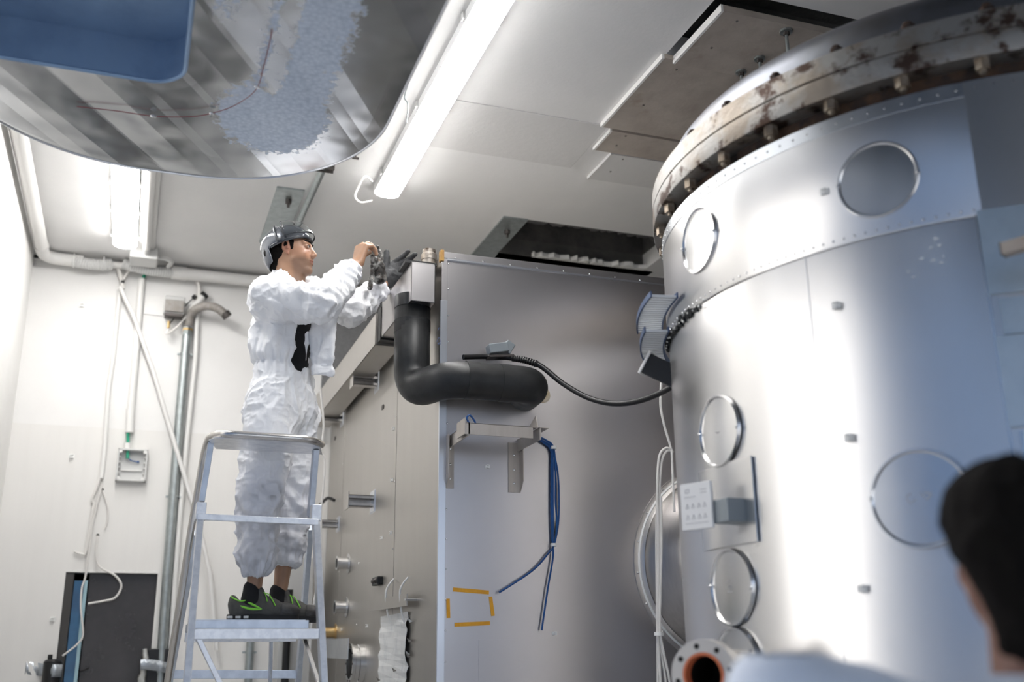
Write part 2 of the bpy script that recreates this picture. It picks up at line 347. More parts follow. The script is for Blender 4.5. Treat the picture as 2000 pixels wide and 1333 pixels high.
# ================================================================ THE ROOM
XL, XR, YB, YF, HC = -0.82, 6.2, 7.4, -5.0, Z(2.7)
DX0, DX1, DZ1 = -0.395, 0.165, 2.06                                    # doorway hole in the back wall
CXR_ = 1.26
def struct(o): return tag(o, kind='structure')
struct(MB().box((XL - 0.3, YF, -0.15), (XR + 0.3, YB + 1.6, 0)).build('floor', 'floor_concrete'))
mb = MB(); mb.box((XL - 0.3, YB, 0), (DX0, YB + 0.14, HC)); mb.box((DX1, YB, 0), (XR + 0.3, YB + 0.14, HC)); mb.box((DX0, YB, DZ1), (DX1, YB + 0.14, HC))
wbk = struct(mb.build('wall_back', 'wall_white'))
zl = at(230, 838, YB).z
mb = MB(); mb.box((XL, YB - 0.002, 0), (DX0, YB + 0.01, zl)); mb.box((DX1, YB - 0.002, 0), (CXR_, YB + 0.01, zl)); mb.box((DX0, YB - 0.002, DZ1), (DX1, YB + 0.01, zl)); mb.build('lower_panel', 'wall_lower', wbk)
mb = MB(); mb.box((XL - 0.15, 4.22, 0), (XL, YB, HC)); mb.box((XL - 0.15, YF, HC - 0.12), (XL, 4.22, HC)); mb.box((XL - 0.15, YF, 0), (XL, YF + 0.8, HC - 0.12)); mb.box((XL - 0.12, 1.24, 0), (XL - 0.05, 1.30, HC - 0.12))
struct(mb.build('wall_left', 'wall_side'))
struct(MB().box((XR, YF, 0), (XR + 0.3, YB, HC)).build('wall_right', 'wall_side'))
mb = MB(); mb.box((XL, YF - 0.25, 0), (XL + 0.5, YF, HC)); mb.box((XR - 0.2, YF - 0.25, 0), (XR, YF, HC)); mb.box((XL + 0.5, YF - 0.25, 3.95), (XR - 0.2, YF, HC))
struct(mb.build('wall_front', 'wall_side'))
# ceiling with two openings
xs = [XL - 0.3, 2.14, 2.20, 3.32, 3.75, XR + 0.3]; ys = [YF, 3.27, 3.80, 5.80, 6.40, YB + 0.14]
mb = MB()
for i in range(5):
    for j in range(5):
        if (j == 1 and i in (1, 2, 3)) or (j == 3 and i == 2): continue
        mb.box((xs[i], ys[j], HC), (xs[i + 1], ys[j + 1], HC + 0.12))
struct(mb.build('ceiling', 'ceiling_paint'))
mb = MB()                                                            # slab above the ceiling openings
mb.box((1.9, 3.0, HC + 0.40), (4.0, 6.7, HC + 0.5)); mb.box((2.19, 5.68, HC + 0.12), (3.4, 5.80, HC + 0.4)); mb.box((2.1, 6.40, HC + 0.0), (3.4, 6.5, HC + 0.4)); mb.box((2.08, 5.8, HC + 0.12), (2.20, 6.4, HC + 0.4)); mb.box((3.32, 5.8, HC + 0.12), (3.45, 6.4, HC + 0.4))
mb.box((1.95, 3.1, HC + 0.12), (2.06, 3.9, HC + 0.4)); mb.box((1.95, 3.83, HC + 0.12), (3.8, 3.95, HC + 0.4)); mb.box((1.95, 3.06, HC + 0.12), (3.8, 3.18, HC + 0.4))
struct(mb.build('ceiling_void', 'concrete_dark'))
mb = MB(); mb.box((-9.0, 0.0, -0.16), (-8.0, 22.0, 10.0)); struct(mb.build('wall_outside_added', 'added_facade'))  # unseen sunlit wall, added to give the tank its bright reflection
mb = MB(); mb.box((-9.0, -26.0, -0.16), (-8.0, 0.0, 9.0)); mb.box((-9.0, -26.0, 9.0), (1.5, 0.2, 9.3)); struct(mb.build('wall_outside_added', 'added_facade_shade'))  # unseen wall, added with a shading canopy for the tank's blue reflection
struct(MB().box((-40, -40, -0.3), (40, 40, -0.16)).build('ground', 'ground_outside'))
# ragged plaster lips round the opening behind the cabinet
random.seed(5)
def ragged(p0, p1, dirv, down, n, amp, name, m, parent=None):
    p0 = Vector(p0); p1 = Vector(p1); dv = Vector(dirv); dn = Vector(down); a = []; b = []
    for i in range(n + 1):
        p = p0.lerp(p1, i / n); a.append(p); b.append(p + dv * (0.010 + random.random() * amp))
    mb = MB(); vs = [v for v in a] + [v for v in b] + [v + dn for v in a] + [v + dn for v in b]; k = n + 1; fs = []
    for i in range(n):
        for q, r in ((0, k), (2 * k, 3 * k)): fs.append((q + i, q + i + 1, r + i + 1, r + i))
        fs.append((k + i, k + i + 1, 3 * k + i + 1, 3 * k + i)); fs.append((i, 2 * k + i, 2 * k + i + 1, i + 1))
    fs += [(0, k, 3 * k, 2 * k), (n, k + n, 3 * k + n, 2 * k + n)]
    mb.add(vs, fs); return mb.build(name, m, parent)
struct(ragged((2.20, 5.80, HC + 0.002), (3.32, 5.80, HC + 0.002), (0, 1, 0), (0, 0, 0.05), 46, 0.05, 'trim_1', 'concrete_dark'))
struct(ragged((2.45, 6.40, HC - 0.002), (3.32, 6.40, HC - 0.002), (0, -1, 0), (0, 0, 0.03), 30, 0.06, 'trim_2', 'plaster_edge'))
# dark rail in the corner between back wall and ceiling
mb = MB(); mb.box((XL, YB - 0.03, HC - 0.05), (1.9, YB, HC - 0.012)); struct(mb.build('trim_3', 'box_grey'))
mb = MB(); mb.box((XL, YB - 0.034, HC - 0.042), (1.9, YB - 0.030, HC - 0.024)); struct(mb.build('trim_4', 'black_plastic'))
# boards under the ceiling
def board(label, x0, x1, y0, y1, z0, z1, m, edge='plaster_edge'):
    t = thing('ceiling_board', label, 'board', ((x0 + x1) / 2, (y0 + y1) / 2, z0))
    MB().box((x0, y0, z0), (x1, y1, z1)).build('sheet', m, t)
    mb = MB(); mb.box((x0 - 0.012, y0, z0 - 0.004), (x0, y1, z1)); mb.build('plaster_lip', edge, t)
    s = MB().cyl((0, 0, 0), (0, 0, 0.004), 0.006, n=8); pr = Proto(s, 'steel_bright')
    for u, v in ((0.06, 0.1), (0.06, 0.6), (0.45, 0.08), (0.9, 0.5)):
        inst('screw', pr, t, Matrix.Translation((x0 + (x1 - x0) * u, y0 + (y1 - y0) * v, z0 - 0.004)))
    return t
b1 = board('tan plywood board nearest the tank lid, dark gap along its near edge', 2.19, 3.74, 3.36, 3.80, HC - 0.035, HC - 0.003, 'plywood')
board('long stained plywood board in the middle of the ceiling patch', 2.13, 3.80, 3.79, 4.49, HC - 0.022, HC - 0.0, 'plywood')
board('narrow brown board strip behind the long stained one', 2.20, 3.70, 4.52, 4.75, HC - 0.018, HC - 0.0, 'plywood')
board('white painted ceiling board nearest the dark ceiling opening', 2.32, 3.60, 4.77, 5.10, HC - 0.014, HC - 0.0, 'ceiling_patch', 'ceiling_patch')
mb = MB(); mb.box((1.30, 4.50, HC - 0.006), (2.17, 5.02, HC))
tag(mb.build('filler_patch', 'ceiling_patch', bevel=0.003), 'smooth square of fresh filler on the ceiling between tube lamp and boards', 'patch')
# anchors hanging over the tank lid
for i, (x, y, r, l, lab) in enumerate([(2.53, 3.40, 0.028, 0.30, 'threaded ceiling anchor with round washer nearest the camera, its rod bare'),
                                    (2.54, 3.63, 0.026, 0.30, 'middle one of three round-washer ceiling anchors over the tank lid'),
                                    (2.52, 3.76, 0.026, 0.30, 'bluish round-washer anchor, farthest of three over the tank lid')]):
    t = thing('ceiling_anchor', lab, 'anchor', (x, y, HC - 0.30))
    MB().cyl((x, y, HC - 0.045), (x, y, HC - 0.036), r, n=20).build('washer', 'galv_pipe', t)
    MB().cyl((x, y, HC - 0.28), (x, y, HC - 0.035), 0.008, n=10).build('rod', 'galv_pipe', t)
    MB().cyl((x, y, HC - 0.06), (x, y, HC - 0.045), 0.014, n=6).build('nut', 'bolt_dark', t)
# steel plates on the ceiling
def ceil_plate(label, x0, x1, y0, y1, m, bolt, hz=0.012):
    t = thing('ceiling_plate', label, 'plate', ((x0 + x1) / 2, (y0 + y1) / 2, HC - hz))
    MB().box((x0, y0, HC - hz), (x1, y1, HC)).build('plate', m, t, bevel=0.002)
    b = MB().cyl((bolt[0], bolt[1], HC - hz - 0.025), (bolt[0], bolt[1], HC - hz), 0.020, n=6); b.cyl((bolt[0], bolt[1], HC - hz - 0.05), (bolt[0], bolt[1], HC - hz), 0.009, n=10)
    b.build('bolt', 'bolt_dark', t)
ceil_plate('grey steel plate with dark bolt above the worker helmet', 0.61, 0.775, 5.80, 6.70, 'galv_pipe', (0.70, 5.95))
ceil_plate('grey steel plate at the edge of the dark ceiling opening', 2.03, 2.195, 5.79, 6.60, 'galv_pipe', (2.12, 5.98))
# ---------------------------------------------------------------- lamps
def lamp(label, x0, x1, y0, y1, zb, dh=0.036):
    t = thing('tube_lamp', label, 'lamp', ((x0 + x1) / 2, (y0 + y1) / 2, zb))
    prof = []
    w = (x1 - x0) / 2; cx = (x0 + x1) / 2
    MB().box((cx - w * 1.0, y0, zb + dh - 0.008), (cx + w * 1.0, y1, HC)).build('housing', 'lamp_body', t, bevel=0.006)
    pts = [(cx + w * 0.99 * math.cos(a), y0 + 0.02, zb + dh - dh * math.sin(a) ** 0.7) for a in np.linspace(0.001, PI - 0.001, 14)]
    MB().prism(pts, (0, y1 - y0 - 0.04, 0)).build('diffuser', 'lamp_diffuser', t, smooth=True)
    c = MB().box((-0.012, -0.015, 0), (0.012, 0.015, 0.035)); pr = Proto(c, 'pvc_grey')
    L = y1 - y0
    for k in range(4):
        for s in (-1, 1): inst('clip', pr, t, Matrix.Translation((cx + s * (w * 0.99), y0 + L * (0.08 + 0.28 * k), zb + 0.045)))
    MB().box((cx - w * 0.8, y0 - 0.012, zb + 0.03), (cx + w * 0.8, y0 + 0.02, HC)).build('end_cap', 'lamp_body', t, bevel=0.004)
    MB().box((cx - w * 0.8, y1 - 0.02, zb + 0.03), (cx + w * 0.8, y1 + 0.012, HC)).build('end_cap', 'lamp_body', t, bevel=0.004)
    return t
l1 = lamp('long glowing tube lamp running diagonally from top edge, right of the hood', 1.15, 1.30, 2.75, 5.60, HC - 0.085)
cb = MB().tube(smooth_path([at(727, 355, 5.33), at(712, 345, 5.30), at(698, 370, 5.33), at(694, 385, 5.33), at(705, 396, 5.33), at(727, 392, 5.33)]), 0.006, 8)
cb.build('feed_cable', 'cable_white', l1, smooth=True)
lamp('short glowing tube lamp below the hood edge, beside the left wall', -0.31, -0.155, 5.45, 6.92, HC - 0.085, 0.044)
lamp('added tube lamp above the hood, hidden by it, brightening the ceiling', -0.31, -0.155, 3.3, 5.2, HC - 0.085, 0.060)  # unseen lamp, added to spill more light on the ceiling
struct(MB().box((XL, YF, HC - 0.30), (XR, 0.4, HC - 0.12)).box((0.95, 0.4, HC - 0.30), (XR, 2.35, HC - 0.12)).build('added_deck', 'added_deck_dark'))  # unseen dark deck, added to darken reflections in tank and cabinet
hk = MB().tube(smooth_path([at(797, 165, 4.45), at(790, 190, 4.45), at(797, 205, 4.45), at(794, 240, 4.45)]), 0.004, 6)
hk.cyl(at(797, 165, 4.45), (at(797, 165, 4.45).x, 4.45, HC), 0.003, n=6)
tag(hk.build('hanging_hook', 'galv_pipe'), 'thin wire hook hanging between hood rim and long tube lamp', 'hook')
# ---------------------------------------------------------------- conduits along the corner and ceiling
def conduit(name, label, cat, path, r, m, n=12, group=None, parent=None, smooth=True):
    o = MB().tube(path, r, n).build(name, m, parent, smooth=True)
    if parent is None: tag(o, label, cat, group)
    return o
def clampring(p, axis, r, parent, m='galv_pipe', ear=0.02, wall=(0, 1, 0)):
    mb = MB(); a = Vector(axis).normalized(); p = Vector(p); mb.cyl(p - a * 0.007, p + a * 0.007, r * 1.18, n=16)
    u = a.cross(Vector(wall)).normalized(); mb.bar(p - u * (r + ear), p + u * (r + ear), 0.013, 0.008, up=wall)
    for s in (-1, 1): mb.cyl(p + u * s * (r + ear * 0.7) - Vector(wall) * 0.012, p + u * s * (r + ear * 0.7) + Vector(wall) * 0.004, 0.005, n=8)
    return mb.build('clamp', m, parent, smooth=True)
r = 0.042; zc = HC - 0.055; yc = YB - 0.085
t = thing('corner_conduit', 'thick white plastic conduit bending out of the ceiling corner at left', 'conduit', (-0.75, yc, zc))
MB().tube(fillet([(-0.752, 4.2, zc), (-0.752, yc, zc), (-0.50, yc, zc)], 0.16, 10), r, 16).build('pipe', 'pvc_white', t, smooth=True)
MB().tube([(-0.752, yc - 0.24, zc), (-0.752, yc - 0.20, zc)], r * 1.12, 16).build('collar', 'pvc_white', t, smooth=True)
def corrugated(x0, x1, dz0, dz1, rr, parent, y=yc, name='corrugated_sleeve'):
    n = int(abs(x1 - x0) / 0.005); path = []; R = []
    for i in range(n + 1):
        t_ = i / n; path.append((x0 + (x1 - x0) * t_, y - 0.02 * math.sin(PI * t_), zc + dz0 + (dz1 - dz0) * t_ - 0.02 * math.sin(PI * t_))); R.append(rr * (1.0 + (0.06 if i % 3 < 1 else -0.06)))
    return MB().tube(path, R, 14).build(name, 'pvc_grey', parent, smooth=True)
corrugated(-0.57, -0.32, 0, 0, 0.040, t)
for xx in (-0.56, -0.37): MB().tube([(xx - 0.004, yc, zc), (xx + 0.004, yc, zc)], 0.050, 16).build('cable_tie', 'zip_white', t, smooth=True)
t = thing('wall_conduit', 'white conduit along the top of the back wall, running behind the worker', 'conduit', (0.4, yc, zc))
MB().tube([(-0.34, yc, zc), (-0.20, yc, zc)], 0.022, 12).build('inner_pipe', 'pvc_white', t, smooth=True)
corrugated(-0.24, 0.10, 0.01, -0.015, 0.038, t, y=yc - 0.01)
MB().tube([(0.08, yc, zc - 0.012), (0.18, yc, zc - 0.012)], 0.050, 16).build('collar', 'pvc_white', t, smooth=True)
MB().tube([(0.15, yc, zc - 0.012), (1.55, yc, zc - 0.012)], 0.043, 16).build('pipe', 'pvc_white', t, smooth=True)
t = thing('junction_box', 'pale grey junction box in the ceiling corner, vertical conduit entering its top', 'box', (-0.10, 7.1, HC - 0.09))
MB().box((-0.20, 7.03, HC - 0.085), (-0.02, 7.22, HC)).build('housing', 'pvc_grey', t, bevel=0.008)
MB().cyl((-0.095, 6.90, HC - 0.045), (-0.095, 7.06, HC - 0.045), 0.024, n=14).build('gland', 'pvc_grey', t, smooth=True)
MB().tube(smooth_path([(-0.03, 7.12, HC - 0.05), (0.03, 7.1, HC - 0.05), (0.07, 7.13, HC - 0.06), (0.05, 7.2, HC - 0.07)]), 0.014, 10).build('outlet_hose', 'pvc_grey', t, smooth=True)
conduit('ceiling_conduit', 'white conduit on the ceiling running toward the camera beside the short tube lamp', 'conduit', [(-0.095, 4.6, HC - 0.045), (-0.095, 6.93, HC - 0.045)], 0.026, 'pvc_white')
MB().box((-0.125, 4.6, HC - 0.03), (0.005, 7.05, HC))
tag(MB().box((-0.15, 4.6, HC - 0.022), (-0.045, 7.05, HC)).build('cable_duct', 'pvc_white', bevel=0.004), 'flat white cable duct on the ceiling under the round conduit', 'duct')
t = thing('ceiling_pipe', 'grey steel pipe on the ceiling running from hood edge to worker helmet', 'pipe', (0.8, 5.9, HC - 0.05))
MB().tube([(0.83, 4.9, HC - 0.035), (0.795, 6.6, HC - 0.035)], 0.020, 14).build('pipe', 'galv_pipe', t, smooth=True)
for yy in (5.36, 5.40): MB().box((0.77, yy, HC - 0.06), (0.875, yy + 0.012, HC - 0.01)).build('clamp', 'bolt_dark', t)
tt = at(694, 318, 5.2)
tag(MB().cyl((tt.x, 5.2, HC - 0.05), (tt.x, 5.2, HC), 0.005, n=8).box((tt.x - 0.018, 5.195, HC - 0.055), (tt.x + 0.018, 5.205, HC - 0.045)).build('ceiling_hook', 'bolt_dark'), 'small dark T-shaped hook on the ceiling left of the long lamp', 'hook')
# ================================================================ HANGING HOOD
HB = Z(2.0)
def rrect(x0, x1, y0, y1, r, n=14, corners=(1, 1, 1, 1)):
    out = []
    for k, (cx, cy, a0) in enumerate(((x1 - r, y1 - r, 0), (x0 + r, y1 - r, PI / 2), (x0 + r, y0 + r, PI), (x1 - r, y0 + r, 1.5 * PI))):
        for i in range(n + 1): a = a0 + PI / 2 * i / n; out.append((cx + r * math.cos(a), cy + r * math.sin(a)))
    return out
hx0, hx1, hy0, hy1, hr = -0.80, 0.785, 0.6, 4.31, 0.64
HY = hy1; t_hood = thing('exhaust_hood', 'big galvanised hood with a rounded end and blue recess hanging at upper left', 'hood', (0, 2.4, HB))
# underside as a fine grid ring between the recess outline and the outer outline
rx0, rx1, ry0, ry1, rr_ = -0.785, 0.022, 0.9, 3.555, 0.13
outer = rrect(hx0, hx1, hy0, hy1, hr * 0 + 0.70, 24); 
def sup(x0, x1, y0, y1, r, n): return rrect(x0, x1, y0, y1, r, n)
N_ = 40; outer = []; inner = []
def ring_pts(x0, x1, y0, y1, r):
    o = []
    segs = []
    base = rrect(x0, x1, y0, y1, r, N_)
    # add straight samples between corners
    for k in range(4):
        arc = base[k * (N_ + 1):(k + 1) * (N_ + 1)]; nxt = base[((k + 1) % 4) * (N_ + 1)]
        o += arc
        for q in range(1, 90): o.append((arc[-1][0] + (nxt[0] - arc[-1][0]) * q / 90, arc[-1][1] + (nxt[1] - arc[-1][1]) * q / 90))
    return o
outer = ring_pts(hx0, hx1, hy0, hy1, 0.70 if False else 0.72)
inner = ring_pts(rx0, rx1, ry0, ry1, rr_)
K = len(outer); RN = 70
def hood_z(x, y):
    # flat plies with tiny steps, slightly buckled sheet
    d = (x * 0.62 + y * 0.78); s = d / 0.30; fr = s - math.floor(s)
    k = math.floor(s); tilt = 0.0
    return HB + tilt * 1.0 + 0.004 * math.sin(x * 4.1 + 1.3 * math.sin(y * 2.2)) * math.cos(y * 3.3 + x)
vs = []; fr_ = []
for j in range(RN + 1):
    u = j / RN
    for i in range(K):
        x = inner[i][0] * (1 - u) + outer[i][0] * u; y = inner[i][1] * (1 - u) + outer[i][1] * u
        edge = max(0, min(1, (1 - u) * 12)) * max(0, min(1, u * 12))
        vs.append((x, y, HB + (hood_z(x, y) - HB) * edge))
        # frosted area: wide band from the near edge down toward the round corner
        a = max(0, 1 - abs((x - (0.40 + 0.0 * y)) / 0.20) ** 3) if y < 3.9 else 0
        b = max(0, 1 - ((x - 0.36) / 0.30) ** 2 - ((y - 3.70) / 0.42) ** 2) * 1.3
        c_ = max(0, 1 - ((x - 0.12) / 0.12) ** 2 - ((y - 2.6) / 0.75) ** 2)
        d_ = -0.35 * max(0, 1 - ((x - 0.33) / 0.05) ** 2) * (1 if y < 3.45 else max(0, 1 - (y - 3.45) / 0.2))
        fr_.append(min(1, max(0, max(a, b, c_) * 0.75 + d_)))
fs = []
for j in range(RN):
    for i in range(K): fs.append((j * K + i, j * K + (i + 1) % K, (j + 1) * K + (i + 1) % K, (j + 1) * K + i))
mb = MB(); mb.add(vs, fs); o = mb.build('bottom_sheet', 'hood_sheet', t_hood, smooth=True, angle=0.25)
ca = o.data.attributes.new('frost', 'FLOAT', 'POINT'); ca.data.foreach_set('value', fr_)
sl = MB(); pts = [(x, y, HB) for x, y in outer]; n = len(pts)
sl.add(pts + [(x, y, HB + 0.55) for x, y, z in pts], [(i, (i + 1) % n, n + (i + 1) % n, n + i) for i in range(n)] + [tuple(range(n, 2 * n))]); sl.build('side_wall', 'galv', t_hood, smooth=True)
MB().tube([(x, y, HB) for x, y in outer], 0.005, 8, closed=True).build('rim', 'steel_trim', t_hood, smooth=True)
rc = MB(); ip = [(x, y, HB) for x, y in inner]; n = len(ip)
rc.add(ip + [(x, y, HB + 0.16) for x, y, z in ip], [(i, (i + 1) % n, n + (i + 1) % n, n + i) for i in range(n)] + [tuple(range(n, 2 * n))]); rc.build('recess', 'blue_film', t_hood, smooth=True)
MB().tube([(x, y, HB - 0.002) for x, y in inner], 0.008, 8, closed=True).build('recess_rim', 'blue_film', t_hood, smooth=True)
wp = [atz(x, y, HB - 0.012) for x, y in ((150, 208), (230, 217), (300, 227), (370, 228), (415, 221), (460, 205), (500, 175), (515, 130), (525, 90), (532, 58))]
MB().tube(smooth_path(wp), 0.0016, 6).build('red_wire', 'red_wire', t_hood, smooth=True)
for x, y in ((300, 227), (415, 222), (503, 170)):
    p = atz(x, y, HB - 0.012); MB().ball(p, 0.008, 8, (1.6, 1, 0.8)).build('wire_pad', 'steel_bright', t_hood, smooth=True)
for hxx, hyy in ((-0.5, 1.2), (-0.5, 3.6), (0.5, 1.2), (0.45, 3.3)): MB().cyl((hxx, hyy, HB + 0.54), (hxx, hyy, HC), 0.008, n=8).build('hanger_rod', 'galv_pipe', t_hood)
# raised diagonal plies of sheet
# ================================================================ STAINLESS CABINET
CX, CY, CT = 1.268, 4.5, Z(1.862)
CXR = 3.25
t_cab = thing('stainless_cabinet', 'large stainless steel cabinet in the centre, its long side facing the ladder', 'cabinet', (2.1, 6, 0))
c_ = MB().box((CX + 0.004, CY + 0.004, 0), (CXR, YB - 0.01, CT - 0.004)); c_.build('core', 'steel_side', t_cab)
# front sheets
MB().box((CX + 0.018, CY - 0.004, 0.02), (CXR, CY + 0.004, CT - 0.028)).build('front_sheet', 'steel_front', t_cab)
MB().box((CX - 0.002, CY - 0.010, CT - 0.028), (CXR, CY + 0.01, CT + 0.004)).build('top_fascia', 'steel_front', t_cab, bevel=0.002)
MB().box((CX + 0.02, CY - 0.014, CT - 0.037), (CXR, CY - 0.002, CT - 0.030)).build('drip_strip', 'steel_trim', t_cab)
MB().box((CX - 0.012, CY - 0.012, 0.0), (CX + 0.022, CY + 0.002, Z(1.62))).build('corner_trim', 'steel_trim', t_cab, bevel=0.001)
MB().box((CX - 0.006, CY - 0.006, Z(1.62)), (CX + 0.022, CY + 0.002, CT)).build('corner_trim', 'steel_front', t_cab, bevel=0.001)
rv = Proto(MB().lathe([(0, 0.003), (0.003, 0.0025), (0.0045, 0)], n=8), 'steel_bright', True)
for k in range(26): inst('rivet', rv, t_cab, place((CX + 0.028, CY - 0.004, 0.06 + k * 0.13), (0, -1, 0)))
for k in range(14): inst('rivet', rv, t_cab, place((CX + 0.06 + k * 0.14, CY - 0.010, CT - 0.022), (0, -1, 0)))
# left side sheets with seams
yb = [CY + 0.004, 5.35, 6.22, 6.85, 7.38]
for a, b, tck in zip(yb[:-1], yb[1:], (0.004, 0.0055, 0.004, 0.0055)):
    MB().box((CX - tck, a + 0.0015, 0.02), (CX + 0.004, b - 0.0015, CT - 0.004)).build('side_sheet', 'steel_side', t_cab)
for y in (5.37, 6.24, 6.87):
    for k in range(9): inst('rivet', rv, t_cab, place((CX - 0.006, y, 0.3 + k * 0.35), (-1, 0, 0)))
for px, py in ((748, 796), (655, 857)):
    q = atx(px, py, CX - 0.007); MB().box((q.x - 0.004, q.y - 0.02, q.z - 0.012), (q.x, q.y + 0.02, q.z + 0.012)).build('tape_scrap', 'bolt_dark', t_cab)
# small white plastic clips on the sheets
clip = Proto(MB().box((-0.011, -0.008, 0), (0.011, 0.008, 0.004)).box((-0.006, -0.008, 0.004), (0.006, -0.003, 0.012)).box((-0.006, 0.003, 0.004), (0.006, 0.008, 0.012)), 'zip_white')
for px, py in ((770, 838), (767, 938), (765, 1041), (747, 1051), (668, 1230), (718, 1223)): inst('cable_clip', clip, t_cab, place(atx(px, py, CX - 0.006), (-1, 0, 0), (0, 1, 0)))
for px, py in ((1083, 1238), (952, 912)): inst('cable_clip', clip, t_cab, place(at(px, py, CY - 0.005), (0, -1, 0), (1, 0, 0)))
# top pipe stub with rust at the corner
p = at(838, 490, 4.62)
MB().lathe([(0.0, -0.02), (0.036, -0.02), (0.036, 0.02), (0.039, 0.022), (0.039, 0.05), (0.033, 0.056), (0.033, 0.075), (0.0, 0.075)], (p.x, 4.62, CT - 0.02), n=24).build('pipe_stub', 'flange_rust', t_cab, smooth=True)
MB().box((CX - 0.014, CY - 0.014, CT - 0.045), (CX + 0.004, CY + 0.02, CT + 0.012)).build('rust_corner', 'rust_orange', t_cab, bevel=0.003)
mb = MB(); mb.box((1.58, 4.75, CT), (1.86, 5.0, CT + 0.018)); tag(mb.build('metal_offcut', 'steel_patch', bevel=0.002), 'flat pale metal offcut lying on top of the cabinet', 'offcut')
# patch plate outline low on the front
a = at(935, 1250, CY - 0.006); b = at(1015, 1400, CY - 0.006)
MB().box((a.x, CY - 0.0055, b.z), (b.x, CY - 0.0035, a.z)).build('patch_plate', 'steel_front', t_cab, bevel=0.0005)
# orange tape marks
for i, (x0, y0, x1, y1, lab) in enumerate([(885, 1152, 955, 1158, 'orange tape strip, upper one of the four in a rectangle'), (888, 1221, 957, 1218, 'orange tape strip, lower one of the four in a rectangle'),
                             (875, 1170, 876, 1208, 'orange tape strip, left one of the four in a rectangle'), (958, 1166, 963, 1204, 'orange tape strip, right one of the four in a rectangle')]):
    p = at(x0, y0, CY - 0.006); q = at(x1, y1, CY - 0.006)
    tag(MB().bar(p, q, 0.0016, 0.017, up=(0, 0, 1)).build('tape_strip', 'tape_orange') if abs(p.x - q.x) > 0.05 else MB().bar(p, q, 0.0016, 0.016, up=(1, 0, 0)).build('tape_strip', 'tape_orange'), lab, 'tape', 'orange tape strips on the cabinet front')
# scribbles on the corner trim
def scribble(pts, m, parent, w=0.0012, name='scribble'): return MB().tube(smooth_path(pts, 4), w, 5).build(name, m, parent, smooth=True)
scribble([at(x, y, CY - 0.0125) for x, y in ((853, 668), (857, 660), (860, 668), (855, 672), (861, 672))], 'ink_blue', t_cab)
scribble([at(x, y, CY - 0.0125) for x, y in ((855, 646), (858, 640))], 'ink_blue', t_cab)
# ---- side duct (cable channel) on the left side
TX0, TX1 = 1.10, 1.225
t = thing('cable_channel', 'stainless cable channel along the top of the cabinet side, nearest end square', 'channel', (1.17, 5.8, Z(1.6)))
def chan(y0, y1, z0, z1, x0, x1, nm, m='steel_side'):
    mb = MB(); th = 0.004
    mb.box((x0, y0, z0), (x0 + th, y1, z1)); mb.box((x0, y0, z0), (x1, y1, z0 + th)); mb.box((x1 - th, y0, z0), (x1, y1, z1)); mb.box((x0, y0, z1 - th), (x1, y1, z1)); mb.box((x0, y0, z0), (x1, y0 + th, z1))
    return mb.build(nm, m, t, bevel=0.001)
chan(4.50, 5.12, Z(1.605), Z(1.80), 1.115, 1.232, 'end_box', 'steel_front')
MB().box((1.110, 5.12, Z(1.595)), (1.22, 5.19, Z(1.775))).build('joint', 'black_plastic', t)
chan(5.19, 7.30, Z(1.585), Z(1.76), 1.098, 1.235, 'long_box')
MB().box((1.09, 4.52, Z(1.800)), (1.245, 4.66, Z(1.815))).build('black_foot', 'black_plastic', t)
# supports poking out of the side
def stub_square(px, py, w, l, lab, cap=False):
    p = atx(px, py, CX - 0.006); t = thing('square_bracket_stub', lab, 'bracket', (p.x, p.y, p.z - w / 2))
    mb = MB(); h = w / 2; th = 0.004; x0 = p.x - l
    mb.box((x0, p.y - h, p.z - h), (p.x, p.y + h, p.z - h + th)); mb.box((x0, p.y - h, p.z + h - th), (p.x, p.y + h, p.z + h)); mb.box((x0, p.y + h - th, p.z - h), (p.x, p.y + h, p.z + h))
    mb.box((x0, p.y - h, p.z - h), (p.x, p.y - h + th, p.z - h + w * 0.28)); mb.box((x0, p.y - h, p.z + h - w * 0.28), (p.x, p.y - h + th, p.z + h))
    mb.build('channel', 'steel_brushed', t)
    MB().box((p.x - 0.0, p.y - w * 1.1, p.z - w * 1.0), (p.x + 0.005, p.y + w * 1.1, p.z + w * 1.0)).box((p.x - 0.004, p.y - w * 0.9, p.z - w * 0.9), (p.x, p.y + w * 0.9, p.z + w * 0.9)).build('back_plate', 'steel_trim', t)
    if cap: MB().box((x0 - 0.006, p.y - w * 0.75, p.z - w * 0.75), (x0, p.y + w * 0.75, p.z + w * 0.75)).build('end_plate', 'steel_side', t, bevel=0.001)
stub_square(736, 747, 0.06, 0.145, 'square steel stub under the channel, the upper one nearest the black elbow', True)
stub_square(668, 818, 0.055, 0.12, 'square steel stub under the far end of the channel, beside the trouser seat')
stub_square(728, 981, 0.065, 0.145, 'square steel stub with an end plate halfway up the cabinet side', True)
stub_square(660, 1025, 0.05, 0.13, 'plain square steel stub level with the ladder mid rail')
def stub_round(px, py, r, l, lab, m='steel_bright', ring=True):
    p = atx(px, py, CX - 0.006); t = thing('pipe_stub', lab, 'pipe', (p.x, p.y, p.z - r))
    ax = (-1, 0, 0)
    MB().lathe([(r * 1.7, 0), (r * 1.7, 0.004), (r, 0.005), (r, l - 0.012), (r * 1.22, l - 0.010), (r * 1.22, l), (r * 0.85, l), (r * 0.82, 0.01), (0, 0.01)], p, ax, 32).build('body', m, t, smooth=True)
    MB().lathe([(0, 0.012), (r * 0.8, 0.012)], p, ax, 24).build('bore', 'inside_black', t)
    return t
stub_round(681, 1101, 0.036, 0.075, 'round steel pipe stub, upper of two on the cabinet side')
stub_round(677, 1187, 0.036, 0.075, 'round steel pipe stub, lower of two on the cabinet side')
stub_round(655, 1236, 0.032, 0.11, 'brass-coloured pipe stub half behind the ladder stile', 'brass')
